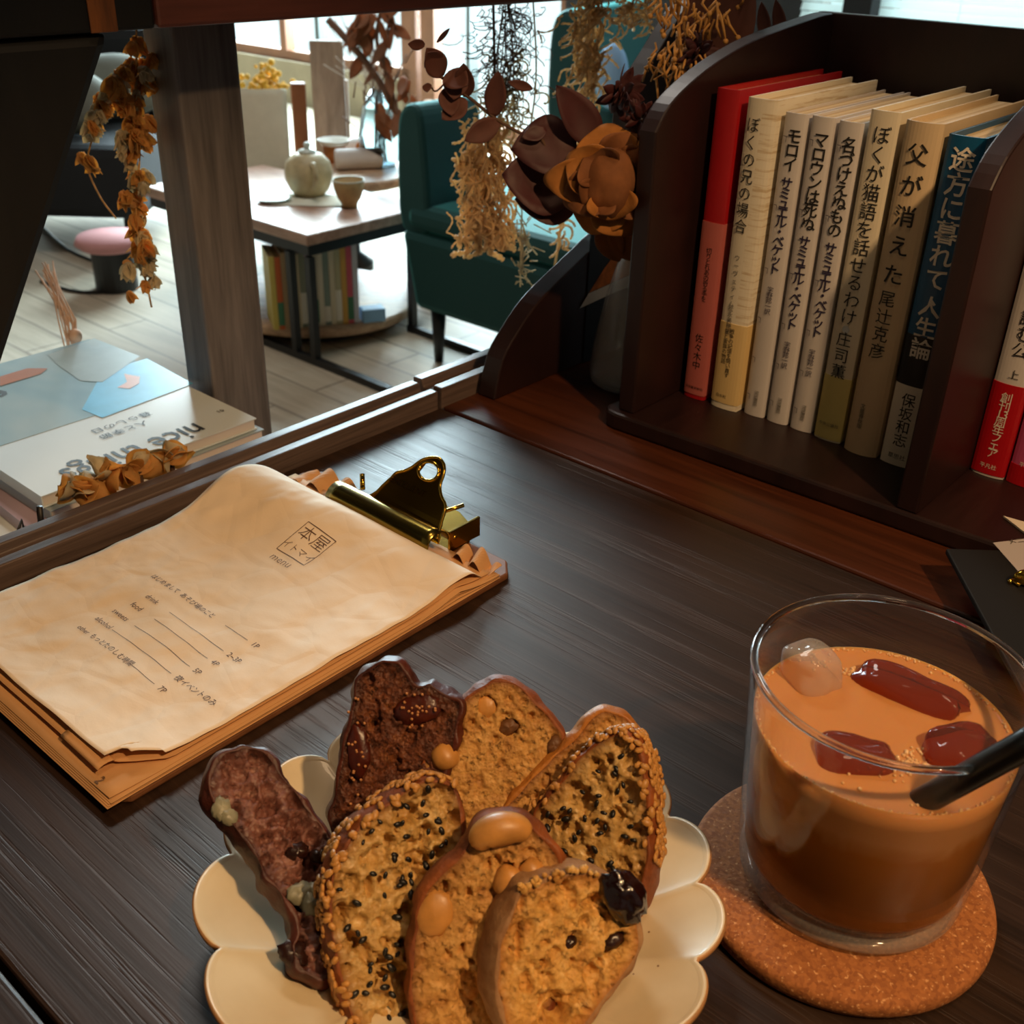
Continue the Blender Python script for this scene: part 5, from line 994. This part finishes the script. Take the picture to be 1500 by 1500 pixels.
# low round platform with books
ds = thing('round_platform', 'low round wooden platform under the coffee table carrying a row of books', 'platform', (-.545, 2.90, FZ))
MB().lathe([(0, .030), (.262, .030), (.268, .036), (.268, .052), (.262, .058), (0, .058)], 72).build('disc', M_ROUND, ds, smooth=True, bevel=.001); MB().lathe([(0, 0), (.20, 0), (.20, .0298), (0, .0298)], 48).build('plinth', M_DLEG, ds)
cols = ['#c9b75a', '#c8622f', '#a98f6a', '#c2576a', '#cdbf9c', '#8b8f7a', '#b9a3b5', '#c8bfa6', '#cfc8b4', '#7d8f86', '#d3c9ae', '#b7b28f', '#d0a24e', '#cf5a6e', '#c4c9d3']
nmz = ['yellow-green', 'orange', 'tan', 'red-pink', 'cream', 'olive grey', 'lilac', 'beige', 'off-white', 'grey-green', 'ivory', 'sage', 'yellow', 'pink', 'pale blue']
a = Vector((-.612, 2.615, 0)); b = Vector((-.405, 2.690, 0)); q = random.Random(4); dlt = (b-a)/len(cols); ang = math.atan2(dlt.y, dlt.x)
for i, c in enumerate(cols):
    h = .180+q.uniform(0, .028)+.0018*i; p = a+dlt*(i+.5); w = dlt.length*.93; o = thing('magazine_book', f'{nmz[i]} spined book in the row on the low round platform', 'book', (p.x, p.y, FZ+.0583), ang, 'books on the round platform')
    mb = MB(); shell(mb, w, .12, .001, .0004, 0, h); mb.build('cover', mat('cover_'+nmz[i].replace(' ', '_'), c, .5), o); MB().box(-w/2+.0012, w/2-.0012, .002, .118, .001, h-.002).build('page_block', M_PAGES, o)
    if i % 2: mb = MB(); shell(mb, w, .1202, .0003, .0004, .01, .05+.02*(i % 3), .0004); mb.build('paper_band', mat('band_%d' % i, ['#d8d2c4', '#3f7a5a', '#e4ded0'][i % 3], .5), o)
bx = thing('blue_box', 'small light blue box at the right end of the platform books', 'box', (-.375, 2.71, FZ+.0583), .4); MB().box(-.03, .03, -.02, .02, 0, .035).build('box', mat('light_blue_card', '#86b4dc', .5), bx, bevel=.003)
# teal armchairs
def armchair(label, loc, rz, BW=.25, SW=.26):
    c = thing('armchair', label, 'armchair', loc, rz, 'teal velvet armchairs')
    mb = MB(); mb.add([(x*(1-.10*(k == 0)), y*(1-.06*(k == 0)), z) for k, z in enumerate((.135, .33)) for (x, y) in ((-.29, -.26), (.32, -.26), (.32, SW), (-.29, SW))], [(0, 1, 2, 3), (4, 7, 6, 5), (0, 4, 5, 1), (1, 5, 6, 2), (2, 6, 7, 3), (3, 7, 4, 0)]); mb.build('seat_base', M_TEAL, c, smooth=False, bevel=.02)
    MB().box(-.275, .325, -.255, SW-.005, .331, .392).build('seat_cushion', M_TEAL, c, bevel=.022)
    mb = MB(); n = 12; prof = [(-.295, .33), (-.215, .33), (-.205, .40), (-.215, .52), (-.225, .590), (-.245, .612), (-.275, .608), (-.298, .575), (-.305, .48)]
    mb.prism([tuple(p[:2]) for p in smooth_loop([(x, z, 0) for x, z in prof], 3)], -.25, BW, 'y'); bo = mb.build('backrest', M_TEAL, c, smooth=False, bevel=.012)
    for x in (-.215, .25):
        for y in (-.205, SW-.055): MB().lathe([(.011, 0), (.020, .138), (0, .138)], 14, (x, y, 0)).build('leg', M_DLEG, c, smooth=True)
    return c
armchair('teal velvet armchair beside the coffee table, bright seat facing the window side', W(-1.83+.215, 1.84+.205, FZ), RZ, -.05, .12)
armchair('dark teal armchair further back, behind the hanging golden strands', W(-1.83+.215, 1.84+.205, FZ)+Vector((.43, 1.10, 0)), RZ+.25).scale = (1.2, 1.2, 1.2)
pc = thing('cushion', 'light blue cushion on the far teal chair, behind the hanging strands', 'cushion', atdist(896, 112, 3.42)); mb = MB(); mb.ball((0, 0, 0), (.05, .04, .09), 20, 12); mb.build('cushion', mat('light_blue_fabric', '#8fb2d8', .9), pc, smooth=True)
# further round table with towels, bowl, bottle
rt = thing('round_table', 'pale round wooden table behind the coffee table', 'table', (-.52, 3.36, FZ)); rz_ = -.42-FZ
MB().lathe([(0, rz_-.03), (.183, rz_-.03), (.19, rz_-.022), (.19, rz_-.006), (.184, rz_), (0, rz_)], 64).build('table_top', M_ROUND, rt, smooth=True, bevel=.001); MB().lathe([(.065, 0), (.065, .02), (.025, .05), (.022, rz_-.031), (0, rz_-.031)], 24).build('pedestal', M_DLEG, rt, smooth=True)
M_TOWEL = mat('white_towel', '#d9d4d2', .95, .06, 40, .4, 300)
for i, (x, y, rr, L, lab) in enumerate(((500, 222, .028, .055, 'rolled white towel at the back of the round table'), (522, 240, .030, .07, 'rolled white towel at the front of the round table'))):
    c = onz(x, y, -.395); o = thing('rolled_towel', lab, 'towel', (c.x, c.y+.05, -.42), .3, 'rolled towels on the round table'); mb = MB(); mb.tube([(-L, 0, rr), (-L*.9, 0, rr), (L*.9, 0, rr), (L, 0, rr)], [rr*.9, rr, rr, rr*.9], 20); mb.build('roll', M_TOWEL, o, smooth=True, bevel=.003)
c = onz(513, 207, -.42); o = thing('wooden_cup', 'orange-brown wooden cup topped by a white dish on the round table', 'cup', (c.x, 3.46, -.42)); MB().lathe([(0, 0), (.032, 0), (.036, .05), (.034, .05), (.03, .004), (0, .004)], 30).build('cup', mat('orange_wood', '#b06a30', .5), o, smooth=True); MB().lathe([(0, .0505), (.040, .0505), (.052, .066), (.049, .067), (.038, .055), (0, .055)], 30).build('dish', mat('white_dish', '#d8d4c8', .4), o, smooth=True)
c = onz(538, 212, -.395); o = thing('amber_bottle', 'small orange bottle beside the wooden cup', 'bottle', (c.x, 3.45, -.42)); MB().lathe([(0, 0), (.014, 0), (.015, .05), (.006, .064), (.006, .08), (0, .08)], 20).build('bottle', mat('amber_glass', '#d9780f', .25), o, smooth=True)
# cream chair, tall plank, box
cr = thing('cream_chair', 'cream upholstered chair back with brown wooden frame behind the teapot', 'chair', (-.78, 3.42, FZ), .15)
mb = MB(); P = []; ZB = atdist(405, 130, 3.47).z-FZ-.22
for i in range(17):
    t_ = i/16; P.append([(-.14+.21*j/12*1.0, -.035*math.cos((j/12-.5)*2.2)*(1)+.06*t_, .22+ZB*t_) if t_ > .12 else ((-.14+.21*j/12)*(.72+.28*(t_/.12)**.5), -.035*math.cos((j/12-.5)*2.2)+.06*t_, .22+ZB*t_) for j in range(13)])
mb.grid(P); mb.build('backrest', mat('cream_fabric', '#d4cdb8', .9, .05, 30), cr, smooth=True, solid=.03, fixn=False)
MB().box(-.16, .13, -.01, .2, .20, .235).build('seat', mat('chestnut_wood', '#8a512b', .5, .2, 10), cr, bevel=.01)
for x in (-.15, .10):
    for y in (.0, .17): MB().box(x, x+.025, y, y+.025, 0, .20).build('leg', bpy.data.materials['chestnut_wood'], cr)
MB().box(.085, .13, .05, .09, .235, .52).build('side_panel', bpy.data.materials['chestnut_wood'], cr, bevel=.005)
p = atdist(478, 215, 3.62); pk = thing('leaning_plank', 'tall grey-brown wooden plank standing behind the round table', 'plank', (p.x+.01, 3.66, FZ), .1); zt = atdist(478, 62, 3.62).z-FZ; MB().box(-.052, .052, 0, .03, 0, zt).build('plank', wood('grey_plank', '#6f5b4c', '#a08a78', (30, 30, 4), .7, .2), pk, bevel=.003)
p = atdist(515, 215, 3.75); MB_ = thing('narrow_board', 'narrow brown board standing beside the tall plank', 'board', (p.x-.02, 3.72, FZ), 0); MB().box(-.02, .02, 0, .02, 0, atdist(515, 118, 3.72).z-FZ).build('board', mat('board_brown', '#94765c', .7, .2, 10), MB_)
# glass jar of dried grass, floor branch
c = atdist(562, 226, 3.26); j_ = thing('grass_jar', 'pale blue glass jar of dried grasses on the round table edge', 'jar', (-.43, 3.42, -.42))
MB().lathe([(0, 0), (.045, 0), (.062, .03), (.065, .09), (.050, .17), (.022, .22), (.020, .218), (.047, .168), (.061, .09), (.058, .032), (.043, .004), (0, .004)], 36).build('jar', glassmat('pale_blue_glass', (.72, .88, .97, 1), .08), j_, smooth=True)
mb = MB(); q = random.Random(12)
for k in range(40): a_ = q.uniform(0, 6.28); mb.tube([(.02*math.cos(a_), .02*math.sin(a_), .01), (.015*math.cos(a_+1), .015*math.sin(a_), .2), (.06*math.cos(a_)+q.gauss(-.04, .03), .05*math.sin(a_), q.uniform(.28, .46))], .0012, 4)
mb.build('grass', mat('grass_straw', '#a99a88', .9), j_, smooth=True)
fb = thing('floor_branch', 'tall dried branch with curled brown leaves leaning before the window', 'branch', (-.28, 3.3, FZ)); mb = MB(); L = lambda x, y, Y=3.3: atdist(x, y, Y)
mb.tube(smooth_path([Vector((-.24, 3.32, FZ)), L(640, 320), L(622, 262), L(585, 175), L(550, 110), L(505, 55), L(480, 28)], 4), .010, 8); mb.tube(smooth_path([L(585, 175), L(570, 120), L(552, 60), L(560, 5)], 4), .006, 7); mb.tube(smooth_path([L(575, 155), L(562, 90), L(572, 20)], 4), .004, 6)
for k in range(26): x, y = q.uniform(500, 600), q.uniform(30, 200); mb.tube([L(x, y), L(x+q.gauss(0, 14), y-q.uniform(10, 50))], .0022, 5)
mb.build('branch', mat('bark', '#7a5a48', .85, .3, 30), fb, world=True, smooth=True)
M_CURL = petalmat('curled_brown_leaf', '#a06a48', .4, .25, 20); 
for k in range(34):
    x, y = (545+q.gauss(0, 22), 40+q.gauss(0, 20)) if k < 22 else (545+q.uniform(0, 60), 60+q.uniform(20, 150)); c = L(x, y); d = Vector((q.gauss(0, .6), q.gauss(0, .6), -1)); mb = MB(); leaf(mb, c, d, Vector((q.gauss(0, 1), -1, .2)), q.uniform(.05, .10), .035, .25, n=6, k=4); mb.build('leaf', M_CURL, fb, world=True, smooth=True, fixn=False, solid=.001)
wp = thing('paper_wrap', 'brown paper wrapped bunch standing left of the teal armchair', 'bunch', (-.262, 3.18, FZ)); a0, a1 = L(596, 268, 3.18), L(606, 190, 3.18)
mb = MB(); mb.lathe([(.05, 0), (.055, .25), (.045, .36), (.03, .45), (.012, .53)], 14, (0, 0, 0), f=lambda a, r: 1+.12*math.sin(a*5)); mb.build('wrap', mat('brown_wrap', '#b0805a', .85, .25, 20), wp, smooth=True)
# window-sill flowers and the left-hand furniture
yf = thing('yellow_flowers', 'yellow dried flowers in a low pot behind the cream chair', 'flowers', atdist(395, 135, 3.76)); mb = MB()
for k in range(70): mb.ball((q.gauss(0, .035), q.gauss(0, .02), abs(q.gauss(.02, .03))), q.uniform(.006, .012), 6, 5)
mb.build('blossoms', mat('mustard_yellow', '#d0a032', .8, .3, 60), yf, smooth=True); MB().lathe([(0, -.40), (.05, -.40), (.05, -.01), (.045, 0), (0, 0)], 20).build('pot_stand', mat('clay_stand', '#8d6a52', .8), yf, smooth=True)
M_OLIVE = mat('olive_grey_fabric', '#6f7068', .9, .1, 30); M_SOFA = mat('dark_sofa_fabric', '#16181c', .85)
sf = thing('dark_sofa', 'dark low sofa seen in the gap between the brace and the post', 'sofa', Vector((-1.72, 3.68, FZ)), 0); MB().box(-.55, .55, -.3, .35, .12, .34).build('seat', M_SOFA, sf, bevel=.03); MB().box(-.55, .55, .25, .42, .34, .62).build('backrest', M_SOFA, sf, bevel=.04)
for x in (-.5, .48):
    for y in (-.27, .3): MB().box(x, x+.02, y, y+.02, 0, .121).build('leg', M_METAL, sf)
for i, (x, y, Y) in enumerate(((172, 205, 3.35), (150, 250, 3.2))):
    c = ((-1.33, 3.78, -.265), (-1.42, 3.52, -.275))[i]; o = thing('cushion', ('olive grey cushion, upper one in the gap left of the post', 'olive grey cushion, lower one in the gap left of the post')[i], 'cushion', c, .3, 'olive cushions on the dark sofa'); mb = MB(); mb.ball((0, 0, 0), (.16, .07, .10), 20, 12); mb.build('cushion', M_OLIVE, o, smooth=True)
c = onz(160, 342, FZ+.16); po = thing('pink_pouf', 'pink topped low stool in the gap left of the post', 'stool', (c.x, c.y, FZ)); MB().lathe([(0, .12), (.08, .12), (.10, .135), (.09, .155), (0, .16)], 32).build('top', mat('dusty_pink', '#c98f90', .8), po, smooth=True); MB().lathe([(.06, 0), (.06, .119), (0, .119)], 24).build('base', M_DLEG, po)
cw = thing('floor_cable', 'thin dark cable lying on the floor left of the post', 'cable', (0, 0, 0)); mb = MB(); mb.tube(smooth_path([onz(x, y, FZ+.005) for x, y in ((60, 330), (100, 366), (160, 392), (200, 420), (120, 428), (60, 412))], 4), .005, 6); mb.build('cable', M_METAL, cw, world=True, smooth=True)
